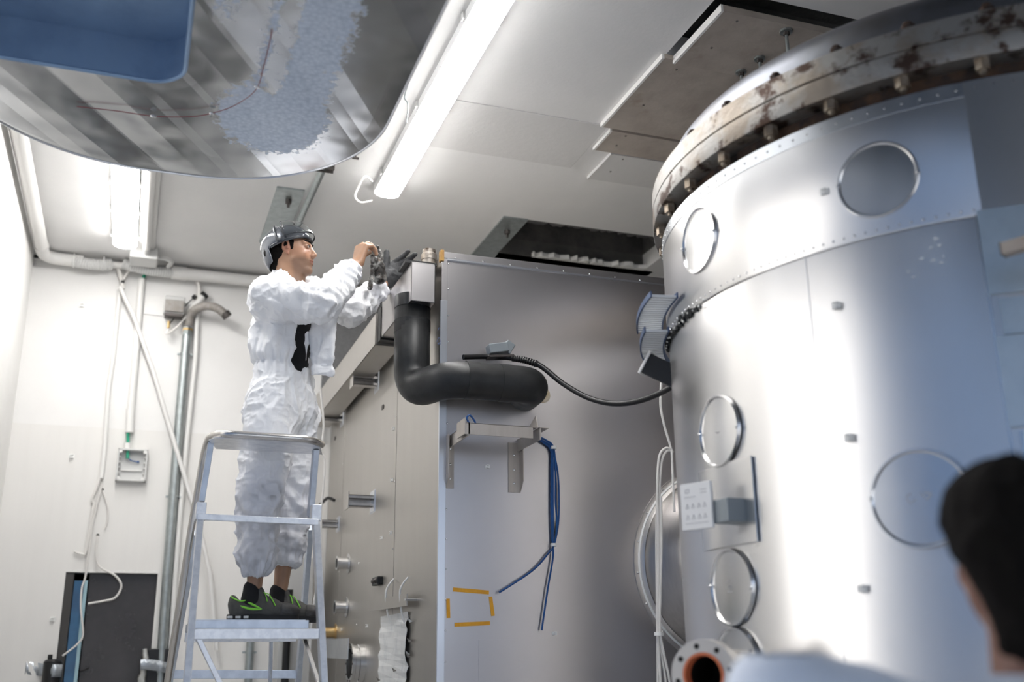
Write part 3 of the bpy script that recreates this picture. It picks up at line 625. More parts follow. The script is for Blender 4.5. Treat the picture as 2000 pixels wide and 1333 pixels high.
p = atx(708, 1297, CX - 0.006); t = thing('open_flange', 'open round flange low on the cabinet side, dark inside', 'flange', (p.x, p.y, p.z - 0.1))
MB().lathe([(0.105, 0), (0.105, 0.03), (0.098, 0.035), (0.098, 0.055), (0.108, 0.06), (0.108, 0.075), (0.082, 0.075), (0.080, 0.01), (0, 0.01)], p, (-1, 0, 0), 40).build('ring', 'steel_bright', t, smooth=True)
MB().lathe([(0, 0.012), (0.079, 0.012)], p, (-1, 0, 0), 32).build('bore', 'inside_black', t)
for k in range(10):
    a = 2 * PI * k / 10; MB().cyl((p.x - 0.078, p.y + 0.095 * math.cos(a), p.z + 0.095 * math.sin(a)), (p.x - 0.071, p.y + 0.095 * math.cos(a), p.z + 0.095 * math.sin(a)), 0.006, n=6).build('bolt', 'bolt_dark', t)
# black clamp, angle strip, torn film
p = atx(742, 1136, CX - 0.006)
t = thing('black_clamp', 'small black two-lobed clamp fixed to the cabinet side', 'clamp', (p.x, p.y, p.z))
MB().box((p.x - 0.03, p.y - 0.07, p.z - 0.022), (p.x + 0.003, p.y + 0.07, p.z + 0.022)).build('body', 'black_plastic', t, bevel=0.006)
for s in (-1, 1): MB().ball((p.x - 0.03, p.y + s * 0.035, p.z), 0.013, 10).build('knob', 'bolt_dark', t, smooth=True)
a = atx(722, 1185, CX - 0.05); b = atx(795, 1172, CX - 0.05)
t = thing('angle_strip', 'short flat steel strip sticking over the torn white film', 'strip', (a.x, a.y, a.z))
MB().bar(a, b, 0.004, 0.055).build('strip', 'steel_side', t)
c1 = atx(812, 1176, CX); MB().cyl((CX - 0.06, b.y, b.z), (CX + 0.004, b.y, b.z), 0.007, n=10).build('pin', 'steel_bright', t)
for px in (760, 788):
    q = atx(px, 1195, CX - 0.03); MB().tube(smooth_path([q + Vector((0.02, 0, 0.16)), q + Vector((-0.02, -0.01, 0.10)), q + Vector((-0.01, 0, 0.0)), q + Vector((0.01, 0, -0.06))]), 0.005, 8).build('wire_loop', 'zip_white', t, smooth=True)
random.seed(3)
p0 = atx(745, 1205, CX - 0.008); p1 = atx(800, 1190, CX - 0.008); zb = 1.0
yl, yr = p0.y, p1.y; zt = p0.z
mb = MB(); L_ = []; R_2 = []; nn = 26
for i in range(nn + 1):
    z = zt - (zt - zb) * i / nn; L_.append((CX - 0.009 - random.random() * 0.012, yl + random.uniform(-0.02, 0.02), z)); R_2.append((CX - 0.009 - random.random() * 0.02, yr + random.uniform(-0.02, 0.025), z))
mid = [(CX - 0.009, (l[1] + r_[1]) / 2, l[2]) for l, r_ in zip(L_, R_2)]
mb.add(L_ + mid + R_2, [(i, i + 1, nn + 1 + i + 1, nn + 1 + i) for i in range(nn)] + [(nn + 1 + i, nn + 2 + i, 2 * nn + 3 + i, 2 * nn + 2 + i) for i in range(nn)])
o = mb.build('torn_film', 'film_white'); tag(o, 'torn white protective film with ragged edges hanging on the cabinet side', 'film')
sm = o.modifiers.new('thickness', 'SOLIDIFY'); sm.thickness = 0.0015
for k in range(12):
    y = random.choice([yl, yr, (yl + yr) / 2]) + random.uniform(-.02, .02); z = zt - random.random() * (zt - zb)
    MB().add([(CX - 0.012, y, z), (CX - 0.03, y - 0.03, z + 0.012), (CX - 0.012, y - 0.06, z - 0.004), (CX - 0.02, y - 0.03, z - 0.010)], [(0, 1, 2, 3)]).build('torn_flap', 'film_white' if k % 2 else 'hose_grey', o)
tag(MB().bar(atx(632, 1267, 1.16), atx(680, 1268, 1.16), 0.004, 0.11).build('hanging_plate', 'steel_patch'), 'small plain grey plate right of the ladder stile, low down', 'plate')
p = atx(652, 983, CX - 0.01)
tag(MB().tube(smooth_path([(1.24, p.y - 0.12, p.z), (1.20, p.y - 0.05, p.z + 0.02), (1.16, p.y + 0.1, p.z - 0.04), (1.14, p.y + 0.15, p.z - 0.14), (1.16, p.y + 0.1, p.z - 0.22)]), 0.011, 10).build('black_hose', 'black_cable', smooth=True), 'short curved black hose by the ladder rail on the cabinet side', 'hose')
# white cable hanging in front of the cabinet side
tag(MB().tube(smooth_path([at(626, 760, 5.2), at(632, 830, 5.2), at(628, 880, 5.2), at(634, 900, 5.2), at(632, 950, 5.2), at(627, 1000, 5.2), at(626, 1100, 5.2), at(610, 1200, 5.2), at(604, 1290, 5.2)]), 0.0055, 8).build('hanging_cable', 'cable_white', smooth=True), 'thin white cable hanging just right of the worker hips', 'cable')
# ================================================================ BLACK INSULATED PIPE
t = thing('insulated_pipe', 'thick black foam-insulated pipe making two bends across the cabinet corner', 'pipe', (1.4, 4.35, Z(1.1)))
yv = 4.62; rp = 0.075
pv0 = (at(806, 598, yv)); pv1 = at(803, 760, yv)
zc_ = at(900, 742, 4.34).z
path = fillet([(pv0.x, yv, Z(1.61)), (pv0.x - 0.003, yv, zc_), (pv0.x + 0.01, 4.34, zc_), (1.66, 4.34, zc_ - 0.0), (1.70, CY, zc_ - 0.005)], 0.135, 10)
path = fillet([(pv0.x, yv, Z(1.61)), (pv0.x, yv - 0.01, zc_ - 0.0), (pv0.x + 0.10, 4.34, zc_), (1.66, 4.34, zc_), (1.67, CY - 0.002, zc_)], 0.12, 12)
MB().tube(path, rp * 1.13, 28).build('foam_sleeve', 'black_rubber', t, smooth='all')
for q, ax in (((pv0.x, yv, at(803, 640, yv).z), (0, 0, 1)), ((pv0.x, yv, at(803, 612, yv).z + 0.05), (0, 0, 1)), ((1.36, 4.34, zc_), (1, 0, 0)), ((1.52, 4.34, zc_), (1, 0, 0))):
    q = Vector(q); ax = Vector(ax); MB().cyl(q - ax * 0.03, q + ax * 0.03, rp * 1.155, n=28).build('joint_tape', 'black_rubber', t, smooth=True)
p = at(1060, 780, CY - 0.004); MB().lathe([(0, 0.003), (0.03, 0.002), (0.04, 0)], p + Vector((0, 0, 0.02)), (0, -1, 0), 14).build('foam_residue', 'foam_glue', t)
# black cable with connector
t = thing('black_cable', 'black cable lying on the insulated pipe and sagging over to the tank', 'cable', at(1100, 760, 4.3))
MB().tube(smooth_path([at(905, 698, 4.40), at(950, 697, 4.42), at(1000, 700, 4.38), at(1050, 712, 4.33), at(1100, 750, 4.25), at(1150, 778, 4.15), at(1200, 789, 4.0), at(1250, 783, 3.85), at(1300, 763, 3.7), at(1340, 735, 3.6)], 10), 0.0125, 12).build('cable', 'black_cable', t, smooth=True)
n_ = MB(); pth = smooth_path([at(1000, 700, 4.38), at(1025, 704, 4.36), at(1050, 712, 4.33)], 12); n_.tube(pth, [0.017 if i % 2 else 0.014 for i in range(len(pth))], 12).build('strain_relief', 'black_cable', t, smooth=True)
t = thing('connector_box', 'grey two-part plug connector resting on the black pipe', 'connector', at(978, 698, 4.42))
MB().bar(at(953, 684, 4.42), at(990, 680, 4.42), 0.06, 0.045).build('plug', 'connector_grey', t, bevel=0.004)
MB().bar(at(985, 690, 4.44), at(996, 672, 4.44), 0.06, 0.045).build('socket', 'connector_grey', t, bevel=0.004)
MB().bar(at(953, 699, 4.40), at(1000, 698, 4.40), 0.065, 0.010).build('latch', 'bolt_dark', t)
# ================================================================ WALL BRACKET ON THE FRONT
t = thing('shelf_bracket', 'stainless shelf bracket on two legs under the black pipe, blue cables on it', 'bracket', at(950, 960, CY))
yw = CY - 0.005
def leg(px0, px1, py0, py1, side):
    a = at(px0, py0, yw); b = at(px1, py1, yw)
    MB().box((a.x, yw - 0.003, b.z), (b.x, yw, a.z)).build('leg', 'bracket_steel', t)
    x = a.x if side < 0 else b.x
    mb = MB(); mb.add([(x, yw, b.z), (x, yw - 0.005, b.z), (x, yw - 0.05, b.z + 0.05), (x, yw - 0.05, a.z), (x, yw, a.z), (x + 0.003 * side, yw, b.z), (x + 0.003 * side, yw - 0.005, b.z), (x + 0.003 * side, yw - 0.05, b.z + 0.05), (x + 0.003 * side, yw - 0.05, a.z), (x + 0.003 * side, yw, a.z)],
        [(0, 1, 2, 3, 4), (9, 8, 7, 6, 5), (0, 5, 6, 1), (1, 6, 7, 2), (2, 7, 8, 3), (3, 8, 9, 4), (4, 9, 5, 0)]); mb.build('leg_flange', 'bracket_steel', t)
    for f in (0.25, 0.55, 0.82): inst('rivet', rv2, t, place(((a.x + b.x) / 2, yw - 0.003, a.z + (b.z - a.z) * f), (0, -1, 0)))
rv2 = Proto(MB().lathe([(0, 0.006), (0.004, 0.005), (0.007, 0)], n=10), 'steel_bright', True)
leg(872, 886, 852, 955, -1); leg(992, 1015, 865, 963, 1)
za = at(870, 852, CY).z
# two arms and a U-shaped tray across their ends
yo = 4.20
for px in (878, 1010):
    x = at(px, 860, CY).x
    MB().box((x - 0.003, yo, za - 0.055), (x + 0.003, yw, za)).box((x - 0.003, yo, za - 0.003), (x + 0.04, yw, za)).build('arm', 'bracket_steel', t)
x0 = at(872, 852, CY).x + 0.00; x1 = at(1050, 860, yo).x
mb = MB(); mb.box((x0, yo, za - 0.052), (x1 - 0.02, yo + 0.004, za - 0.0)); mb.box((x0, yo, za - 0.004), (x1, yo + 0.11, za)); mb.build('tray', 'bracket_steel', t, bevel=0.001)
mb = MB(); mb.add([(x1, yo, za), (x1, yo + 0.16, za), (x1, yo + 0.02, za + 0.055), (x1 + 0.004, yo, za), (x1 + 0.004, yo + 0.16, za), (x1 + 0.004, yo + 0.02, za + 0.055)], [(0, 1, 2), (5, 4, 3), (0, 3, 4, 1), (1, 4, 5, 2), (2, 5, 3, 0)]); mb.build('end_gusset', 'bracket_steel', t)
MB().box((x0 - 0.006, yo, za - 0.05), (x0, yo + 0.12, za + 0.02)).build('end_plate', 'bracket_steel', t, bevel=0.001)
# blue cables
t = thing('blue_cable_bundle', 'bundle of blue cables hanging from the shelf bracket, tied twice', 'cable', at(1080, 1100, 4.42))
def bc(pts, Y=4.476, r_=0.0045, nm='cable'): MB().tube(smooth_path([at(x, y, Y if not isinstance(Y, list) else Y[i]) for i, (x, y) in enumerate(pts)]), r_, 8).build(nm, 'cable_blue', t, smooth=True)
bc([(1040, 853), (1062, 862), (1078, 876), (1080, 920), (1080, 1000), (1080, 1062), (1080, 1090), (1070, 1150), (1058, 1232)])
bc([(1042, 850), (1066, 860), (1081, 875), (1085, 920), (1085, 980), (1088, 1025), (1082, 1065), (1072, 1080), (1040, 1115), (975, 1158)])
bc([(1044, 856), (1060, 864), (1076, 880), (1077, 920), (1077, 1000), (1079, 1060)], 4.482, 0.0055)
bc([(1038, 855), (1068, 866), (1079, 878), (1090, 930), (1091, 1015), (1083, 1063)], 4.482)
bc([(940, 838), (922, 833), (912, 818), (918, 812), (928, 825), (928, 836), (960, 836), (1010, 848), (1040, 852)], 4.25)
for py in (875, 1065): MB().cyl(at(1081, py - 3, 4.476), at(1081, py + 3, 4.476), 0.014, n=12).build('cable_tie', 'zip_white', t, smooth=True)
# ================================================================ ROUND DUCT BETWEEN CABINET AND TANK
p = at(1412, 1104, CY); cy_c = Vector((p.x, CY, p.z)); rad = (p.x - at(1237, 1108, CY).x)
t = thing('round_duct', 'large round steel duct leaving the cabinet front low down, behind the tank', 'duct', (cy_c.x, CY, cy_c.z - rad))
MB().lathe([(rad, 0.0), (rad, 0.006), (rad * 0.93, 0.010), (rad * 0.90, 0.02), (rad * 0.90, 0.0)], cy_c + Vector((0, -0.004, 0)), (0, -1, 0), 72).build('flange_ring', 'steel_brushed', t, smooth=True)
MB().lathe([(rad * 0.93, 0.008), (rad * 0.945, 0.014), (rad * 0.96, 0.008)], cy_c + Vector((0, -0.004, 0)), (0, -1, 0), 72).build('gasket_bead', 'zip_white', t, smooth=True)
MB().lathe([(rad * 0.90, 0.0), (rad * 0.86, 0.30), (rad * 0.80, 0.34), (0, 0.34)], cy_c + Vector((0, -0.004, 0)), (0, -1, 0), 72).build('shell', 'steel_brushed', t, smooth=True)
for k in range(20):
    a = 2 * PI * k / 20 + 0.1; inst('bolt', rv2, t, place(cy_c + Vector((math.cos(a) * rad * 0.97, -0.012, math.sin(a) * rad * 0.97)), (0, -1, 0)))
# white cables
t = thing('white_cable_bundle', 'bundle of white cables hanging between cabinet front and tank', 'cable', at(1288, 1240, 4.1))
def wc(pts, Y=4.05, r_=0.0055): MB().tube(smooth_path([at(x, y, Y) for x, y in pts]), r_, 8).build('cable', 'cable_white', t, smooth=True)
wc([(1292, 740), (1290, 790), (1297, 830), (1310, 875), (1308, 882)])
wc([(1313, 880), (1300, 876), (1287, 895), (1284, 960), (1286, 1040), (1286, 1240), (1290, 1333), (1292, 1420)])
wc([(1315, 884), (1302, 882), (1292, 905), (1288, 970), (1288, 1050), (1289, 1240), (1300, 1333), (1306, 1420)])
wc([(1284, 960), (1282, 1060), (1283, 1150), (1284, 1240), (1285, 1333), (1285, 1420)], 4.06)
wc([(1291, 970), (1292, 1060), (1290, 1150), (1290, 1240), (1308, 1333), (1315, 1420)], 4.04)
wc([(1312, 880), (1314, 930), (1317, 1000)], 4.0)
MB().cyl(at(1287, 1236, 4.05), at(1287, 1243, 4.05), 0.02, n=12).build('cable_tie', 'zip_white', t, smooth=True)
# ================================================================ TANK
TC = np.array([2.498, 2.493]) * 1.2; TR = 1.2
ZS, ZB, ZL, ZM, ZT = Z(0.994 * 1.2), Z(1.34 * 1.2), Z(1.391 * 1.2), Z(1.453 * 1.2), Z(1.516 * 1.2)
FR = TR * 1.011 + 0.02
def tk(px, py, R=TR):
    d = ray(px, py); a = d[:2] @ d[:2]; b = -2 * d[:2] @ TC; k = TC @ TC - R * R
    disc = max(b * b - 4 * a * k, 0); t = (-b - math.sqrt(disc)) / (2 * a); P = d * t
    return math.atan2(P[1] - TC[1], P[0] - TC[0]) % (2 * PI), P[2] + CZ
def cp(th, z, R=TR): return Vector((TC[0] + R * math.cos(th), TC[1] + R * math.sin(th), z))
def rad(th): return Vector((math.cos(th), math.sin(th), 0))
t_tank = thing('storage_tank', 'huge cylindrical stainless tank with a rusty bolted flange filling the right side', 'tank', (TC[0], TC[1], 0))
O3 = (TC[0], TC[1], 0)
MB().lathe([(TR - 0.004, 0.0), (TR - 0.004, ZS + 0.01)], O3, n=220).build('lower_shell', 'steel_tank', t_tank, smooth='all')
MB().lathe([(TR + 0.0, ZS - 0.006), (TR + 0.003, ZS), (TR + 0.002, ZB), (TR - 0.03, ZB), (TR - 0.05, ZB - 0.02)], O3, n=220).build('upper_shell', 'steel_tank', t_tank, smooth=True)
MB().lathe([(TR + 0.002, ZB - 0.045), (TR + 0.0045, ZB - 0.045), (TR + 0.0045, ZB + 0.002), (TR - 0.02, ZB + 0.002)], O3, n=220).build('top_band', 'steel_patch', t_tank, smooth=True)
MB().lathe([(TR - 0.035, ZB - 0.03), (TR - 0.035, ZL + 0.01)], O3, n=160).build('neck', 'rust_dark', t_tank, smooth=True)
MB().lathe([(TR - 0.033, ZB - 0.01), (TR - 0.018, ZB + 0.004), (TR - 0.018, ZB + 0.012), (TR - 0.033, ZB + 0.02)], O3, n=160).build('gasket_line', 'foil_crumpled', t_tank, smooth=True)
MB().lathe([(TR - 0.10, ZL), (FR, ZL), (FR + 0.002, ZL + 0.004), (FR + 0.002, ZM - 0.004), (FR - 0.004, ZM - 0.001), (FR - 0.06, ZM - 0.001)], O3, n=220).build('lower_flange', 'flange_rust', t_tank, smooth=True)
MB().lathe([(FR - 0.06, ZM + 0.001), (FR - 0.004, ZM + 0.001), (FR + 0.001, ZM + 0.005), (FR + 0.001, ZT - 0.004), (FR - 0.004, ZT), (FR - 0.12, ZT)], O3, n=220).build('upper_flange', 'flange_rust', t_tank, smooth=True)
MB().lathe([(FR - 0.02, ZM - 0.002), (FR - 0.006, ZM - 0.002), (FR - 0.006, ZM + 0.002), (FR - 0.02, ZM + 0.002)], O3, n=160).build('flange_gasket', 'rust_dark', t_tank, smooth=True)
# dome lid
prof = [(FR - 0.055, ZT), (FR - 0.060, ZT + 0.06)]
RD = FR - 0.06
for k in range(1, 19):
    a = PI / 2 * k / 18; prof.append((RD * math.cos(a), ZT + 0.06 + 0.30 * math.sin(a)))
MB().lathe(prof, O3, n=160).build('domed_lid', 'dome_steel', t_tank, smooth='all')
MB().lathe([(RD * 0.985, ZT + 0.075), (RD * 0.985 + 0.01, ZT + 0.085), (RD * 0.978, ZT + 0.095)], O3, n=160).build('lid_seam', 'rust_dark', t_tank, smooth=True)
bolt = MB().cyl((0, 0, -0.034), (0, 0, 0), 0.023, n=6); bolt.cyl((0, 0, -0.045), (0, 0, 0), 0.011, n=10)
pb = Proto(bolt, 'bolt_brass'); nt_ = MB().cyl((0, 0, 0), (0, 0, 0.024), 0.021, n=6); nt_.lathe([(0.013, 0.024), (0.013, 0.034), (0, 0.035)], n=10); pn = Proto(nt_, 'rust_dark')
th0, _ = tk(1350, 362); NB = 34
step = 2 * PI / NB
# match spacing read off the visible bolt heads
for k in range(NB):
    th = th0 + k * step
    inst('flange_bolt', pb, t_tank, place(cp(th, ZL, TR + 0.002), (0, 0, 1), rad(th + 0.4)))
    inst('flange_nut', pn, t_tank, place(cp(th + 0.03, ZT, FR - 0.035), (0, 0, 1), rad(th)))
# seam screws
for k in range(60):
    th = PI * 0.80 + k * 0.028; inst('rivet', rv, t_tank, place(cp(th, ZS + 0.012, TR + 0.003), rad(th)))
for k in range(40):
    th = PI * 0.80 + k * 0.042; inst('rivet', rv, t_tank, place(cp(th, ZB - 0.022, TR + 0.0045), rad(th)))
def curved(th0, th1, z0, z1, R0, R1, n=20):
    mb = MB(); vs = []
    for i in range(n + 1):
        th = th0 + (th1 - th0) * i / n
        for R, z in ((R0, z0), (R1, z0), (R1, z1), (R0, z1)): vs.append(cp(th, z, R))
    fs = [(0, 1, 2, 3), tuple(4 * n + k for k in (3, 2, 1, 0))]
    for i in range(n):
        for k in range(4): fs.append((4 * i + k, 4 * i + (k + 1) % 4, 4 * (i + 1) + (k + 1) % 4, 4 * (i + 1) + k))
    return mb.add(vs, fs)
# vertical sheet joints
def vseam(px, py0, py1, w=0.006, m='steel_bright', d=0.004):
    a, z0 = tk(px, py0); _, z1 = tk(px, py1); curved(a, a + w / TR, min(z0, z1), max(z0, z1), TR - 0.002, TR + d, 1).build('sheet_joint', m, t_tank)
a, _ = tk(1900, 300); curved(a, a + 0.9, ZS, ZB - 0.002, TR, TR + 0.0065, 30).build('upper_sheet', 'steel_tank', t_tank, smooth=True)
a1, zt1 = tk(1907, 414); _, zb1 = tk(1931, 577); curved(a1, a1 + 0.6, zb1, zt1, TR, TR + 0.008, 20).build('side_patch', 'steel_blue_patch', t_tank, smooth=True)
curved(a1 + 0.13, a1 + 0.135, zb1, zt1, TR + 0.006, TR + 0.010, 2).build('sheet_joint', 'steel_bright', t_tank)
a2, zt2 = tk(1951, 585); _, zb2 = tk(1960, 655); curved(a2, a2 + 0.6, zb2, zt2, TR, TR + 0.006, 20).build('side_patch', 'steel_blue_patch', t_tank, smooth=True)
a3, zt3 = tk(1944, 660); _, zb3 = tk(1972, 836); curved(a3, a3 + 0.5, zb3, zt3, TR, TR + 0.009, 20).build('side_patch', 'steel_blue_patch', t_tank, smooth=True)
a4, zt4 = tk(1980, 845); curved(a4 + 0.01, a4 + 0.02, 0.2, zt4, TR - 0.002, TR + 0.008, 2).build('sheet_joint', 'steel_bright', t_tank)
curved(a1 - 0.004, a1 + 0.002, 0.0, ZS, TR - 0.004, TR + 0.0015, 2).build('sheet_joint', 'steel_bright', t_tank)
aj, _ = tk(1590, 700); curved(aj, aj + 0.002, 0.0, ZS, TR - 0.004, TR - 0.0025, 1).build('sheet_joint', 'steel_patch', t_tank)
# inspection covers
def cover(px, py, r, marks=None):
    th, z = tk(px, py); mb = MB(); nr, na = 7, 48; vs = [cp(th, z, TR + 0.007)]
    rings = [(0.25, 0.007), (0.5, 0.007), (0.75, 0.007), (0.90, 0.007), (0.935, 0.014), (0.975, 0.014), (1.0, 0.0)]
    for f, h in rings:
        for i in range(na):
            b = 2 * PI * i / na; vs.append(cp(th + r * f * math.cos(b) / TR, z + r * f * math.sin(b), TR + h))
    fs = [(0, 1 + i, 1 + (i + 1) % na) for i in range(na)]
    for k in range(len(rings) - 1):
        for i in range(na): fs.append((1 + k * na + i, 1 + (k + 1) * na + i, 1 + (k + 1) * na + (i + 1) % na, 1 + k * na + (i + 1) % na))
    mb.add(vs, fs); c = mb.build('inspection_cover', 'steel_cover', t_tank, smooth=True, angle=30)
    for s in (-1, 1): inst('screw', rv2, c, place(cp(th + s * r * 0.955 / TR, z - s * 0.01, TR + 0.013), rad(th)))
    if marks:
        for st in marks: MB().tube(smooth_path([cp(th + u * r / TR, z + v * r, TR + 0.0075) for u, v in st], 5), 0.0016, 5).build('pen_mark', 'ink_grey', c, smooth=True)
cover(1714, 352, 0.122)
cover(1366, 470, 0.122)
cover(1405, 843, 0.122, [[(-0.1, 0), (0, -0.05), (0.08, -0.03)]])
cover(1430, 1148, 0.122, [[(-0.15, 0.15), (0.0, 0.18)], [(-0.1, 0.0), (0.05, 0.05), (0, -0.1)], [(-0.15, -0.1), (0.1, -0.12)]])
cover(1798, 974, 0.138, [[(-0.15, 0.1), (-0.25, 0.05), (-0.2, -0.08), (-0.08, -0.02)], [(0.02, 0.1), (0.1, 0.0)], [(0.1, 0.1), (0.22, 0.06), (0.12, -0.05)]])
cover(1441, 1306, 0.125)
for px, py in ((1612, 376), (1635, 598), (1660, 856), (1686, 1151)):
    th, z = tk(px, py); inst('cable_clip', clip, t_tank, place(cp(th, z, TR + 0.002), rad(th)) @ Matrix.Scale(1.25, 4))
# scratches on the upper right shell
random.seed(8)
for px, py, l in ((1828, 465, 14), (1818, 482, 10), (1835, 478, 9), (1822, 508, 14), (1838, 512, 10), (1773, 530, 8), (1783, 540, 8), (1800, 505, 9), (1843, 500, 6)):
    q = [tk(px + s * l, py - s * l * random.uniform(-0.2, 0.8)) for s in (-0.5, 0, 0.5)]
    MB().tube([cp(a, z, TR + 0.0015 - 0.004 * (z < ZS)) for a, z in q], [0.0008, 0.003, 0.0008], 5).build('scratch_mark', 'mark_white', t_tank, smooth=True)
# sign plate on its box
th, z = tk(1425, 990)
t = thing('sign_plate', 'white instruction plate with small pictograms on a box on the tank', 'sign', cp(th, z - 0.1, TR))
a0, zt_ = tk(1368, 935); a1_, _ = tk(1470, 905); _, zb_ = tk(1470, 1060)
curved(a0, a1_, zb_, zt_ + 0.02, TR, TR + 0.006, 8).build('back_plate', 'steel_cover', t, smooth=True)
c0 = th; n3 = (rad(c0) * 0.8 + Vector((-0.35, -0.65, 0)) * 0.6).normalized(); u3 = Vector((0, 0, 1)).cross(n3).normalized()
pc = cp(c0, z, TR) + rad(c0) * 0.03 + u3 * 0.02
cb_, zb2_ = tk(1442, 1000); MB().bar(cp(cb_, zb2_, TR), cp(cb_, zb2_, TR) + rad(cb_) * 0.07, 0.085, 0.075).build('box', 'connector_grey', t, bevel=0.004)
tf_, zf_ = tk(1418, 990); pf = cp(tf_, zf_, TR) + rad(c0) * 0.085 - u3 * 0.02
pl = MB().bar(pf, pf + n3 * 0.012, 0.125, 0.15); pl.build('plate', 'sign_white', t, bevel=0.003)
fc = pf + n3 * 0.0125
def glyph(pts, closed=False): MB().tube([fc + u3 * x + Vector((0, 0, y)) for x, y in pts], 0.0009, 4).build('pictogram', 'ink_grey', t)
for gx in (-0.035, -0.012, 0.012, 0.035):
    for gy in (-0.035, 0.0):
        glyph([(gx - 0.006, gy - 0.006), (gx, gy + 0.008), (gx + 0.006, gy - 0.006), (gx - 0.006, gy - 0.006)])
glyph([(-0.04, 0.045), (-0.025, 0.045), (-0.025, 0.055), (-0.04, 0.055), (-0.04, 0.045)]); glyph([(-0.045, 0.03), (0.0, 0.03)]); glyph([(0.02, 0.04), (0.045, 0.04)]); glyph([(0.02, 0.05), (0.045, 0.05)]); glyph([(-0.045, -0.055), (0.045, -0.055)])
# flanged nozzle low on the tank
thn, zn = tk(1440, 1320); 
nd = Vector((-0.80, -0.60, 0)).normalized(); fcn = at(1374, 1320, 2.72)
t = thing('flanged_nozzle', 'open flanged pipe with an orange gasket at the bottom edge by the tank', 'nozzle', fcn - Vector((0, 0, 0.1)))
base = fcn - nd * 0.30
MB().lathe([(0.070, 0), (0.070, 0.25), (0.098, 0.252), (0.098, 0.30), (0.060, 0.30), (0.058, 0.05)], base, nd, 48).build('pipe', 'steel_side', t, smooth=True)
MB().lathe([(0.062, 0.298), (0.062, 0.303), (0.054, 0.303), (0.052, 0.27)], base, nd, 48).build('gasket', 'gasket_orange', t, smooth=True)
MB().lathe([(0, 0.10), (0.057, 0.10), (0.056, 0.28)], base, nd, 32).build('bore', 'inside_black', t, smooth=True)
u_, v_, w_ = frame_of(nd)
for k in range(8):
    a = 2 * PI * k / 8 + 0.2; q = base + nd * 0.3005 + (u_ * math.cos(a) + v_ * math.sin(a)) * 0.080
    MB().lathe([(0, 0.0008), (0.008, 0.0008)], q, nd, 12).build('bolt_hole', 'inside_black', t)
# cable tray ladder curved round the back left of the tank
def curved_tray(lab, thA, thB, z, R0, R1, ns):
    t = thing('cable_tray', lab, 'tray', cp((thA + thB) / 2, z - 0.02, (R0 + R1) / 2))
    for R in (R0, R1): curved(thA, thB, z, z + 0.022, R - 0.003, R + 0.003, 16).build('side_rail', 'tray_steel', t, smooth=True)
    pr = Proto(MB().box((R0, -0.0065, 0), (R1, 0.0065, 0.010)), 'tray_slat')
    for k in range(ns):
        th = thA + (thB - thA) * (k + 0.5) / ns; m = Matrix.Translation((TC[0], TC[1], z + 0.002)) @ Matrix.Rotation(th, 4, 'Z'); inst('slat', pr, t, m)
TH = lambda d: math.radians(d)
curved_tray('upper curved steel cable tray with slats around the tank side', TH(150), TH(170), Z(1.26), TR + 0.02, TR + 0.12, 17)
curved_tray('lower curved steel cable tray with close slats around the tank side', TH(141), TH(163), Z(1.175), TR + 0.02, TR + 0.11, 20)
# rough insulation between trays and seam
mb = MB(); random.seed(2)
for k in range(46):
    th = TH(150) + TH(27) * k / 46; mb.ball(cp(th, ZS + random.uniform(-0.012, 0.01) - 0.01, TR + random.uniform(-0.002, 0.006)), random.uniform(0.006, 0.013), 6, (1, 1, random.uniform(0.6, 1.6)))
o = mb.build('foam_seal', 'black_rubber', t_tank); tag(o, kind='stuff')
mb = MB()
for k in range(22):
    th = TH(152) + TH(28) * k / 22 + random.uniform(-.01, .01); mb.ball(cp(th, ZS + random.uniform(-0.02, 0.006) - 0.01, TR + 0.010), random.uniform(0.003, 0.006), 6)
o = mb.build('foil_scraps', 'foil_crumpled', t_tank); tag(o, kind='stuff')
# rectangular channel end sticking out
a = at(1266, 712, 3.62); b = at(1345, 750, 3.50)
t = thing('channel_end', 'dark open channel with a pale rim sticking out behind the tank', 'channel', a)
MB().bar(a, b, 0.05, 0.085).build('channel', 'black_cable', t, bevel=0.003)
d_ = (b - a).normalized(); MB().bar(a - d_ * 0.012, a, 0.062, 0.10).build('rim', 'pvc_white', t, bevel=0.003)
# pale bar coming in from the right
a = at(1960, 489, 1.98); b = at(2160, 430, 1.75); dv = (b - a)
t = thing('steel_bar', 'pale square steel bar entering from the right edge beside the tank', 'bar', a)
MB().bar(a, a + dv.normalized() * 0.9, 0.035, 0.034).build('tube', 'plywood', t, bevel=0.002)
MB().bar(a - dv.normalized() * 0.003, a, 0.037, 0.036).build('end_cap', 'bolt_dark', t, bevel=0.001)
a = at(1990, 860, 1.95)
# ================================================================ BACK WALL FITTINGS
def wp_(pts, r=0.0, Y=YB): return [at(x, y, Y - 0.004 - r) for x, y in pts]
conduit('wall_pipe', 'thin white conduit on the back wall ending in loose wires, leftmost one', 'conduit', wp_([(234, 566), (222, 690), (212, 760), (205, 870), (198, 935)], 0.016), 0.016, 'pvc_white')
t = thing('box_conduit', 'white conduit dropping to the open box on the back wall', 'conduit', at(250, 850, YB))
MB().tube(wp_([(277, 545), (265, 690), (252, 845)], 0.024), 0.024, 14).build('pipe', 'pvc_white', t, smooth=True)
MB().tube(wp_([(255, 800), (253, 846)], 0.026), 0.029, 14).build('collar', 'pvc_white', t, smooth=True)
MB().tube(wp_([(284, 530), (280, 545)], 0.024), 0.012, 8).build('green_wire', 'cable_green', t, smooth=True)
conduit('diagonal_pipe', 'white conduit slanting down the back wall from the corner to the ladder', 'conduit', wp_([(234, 560), (262, 620), (300, 728), (345, 880), (385, 1010), (410, 1120), (423, 1270)], 0.065), 0.015, 'pvc_white')
MB().tube(wp_([(233, 515), (238, 560)], 0.05), 0.018, 10)
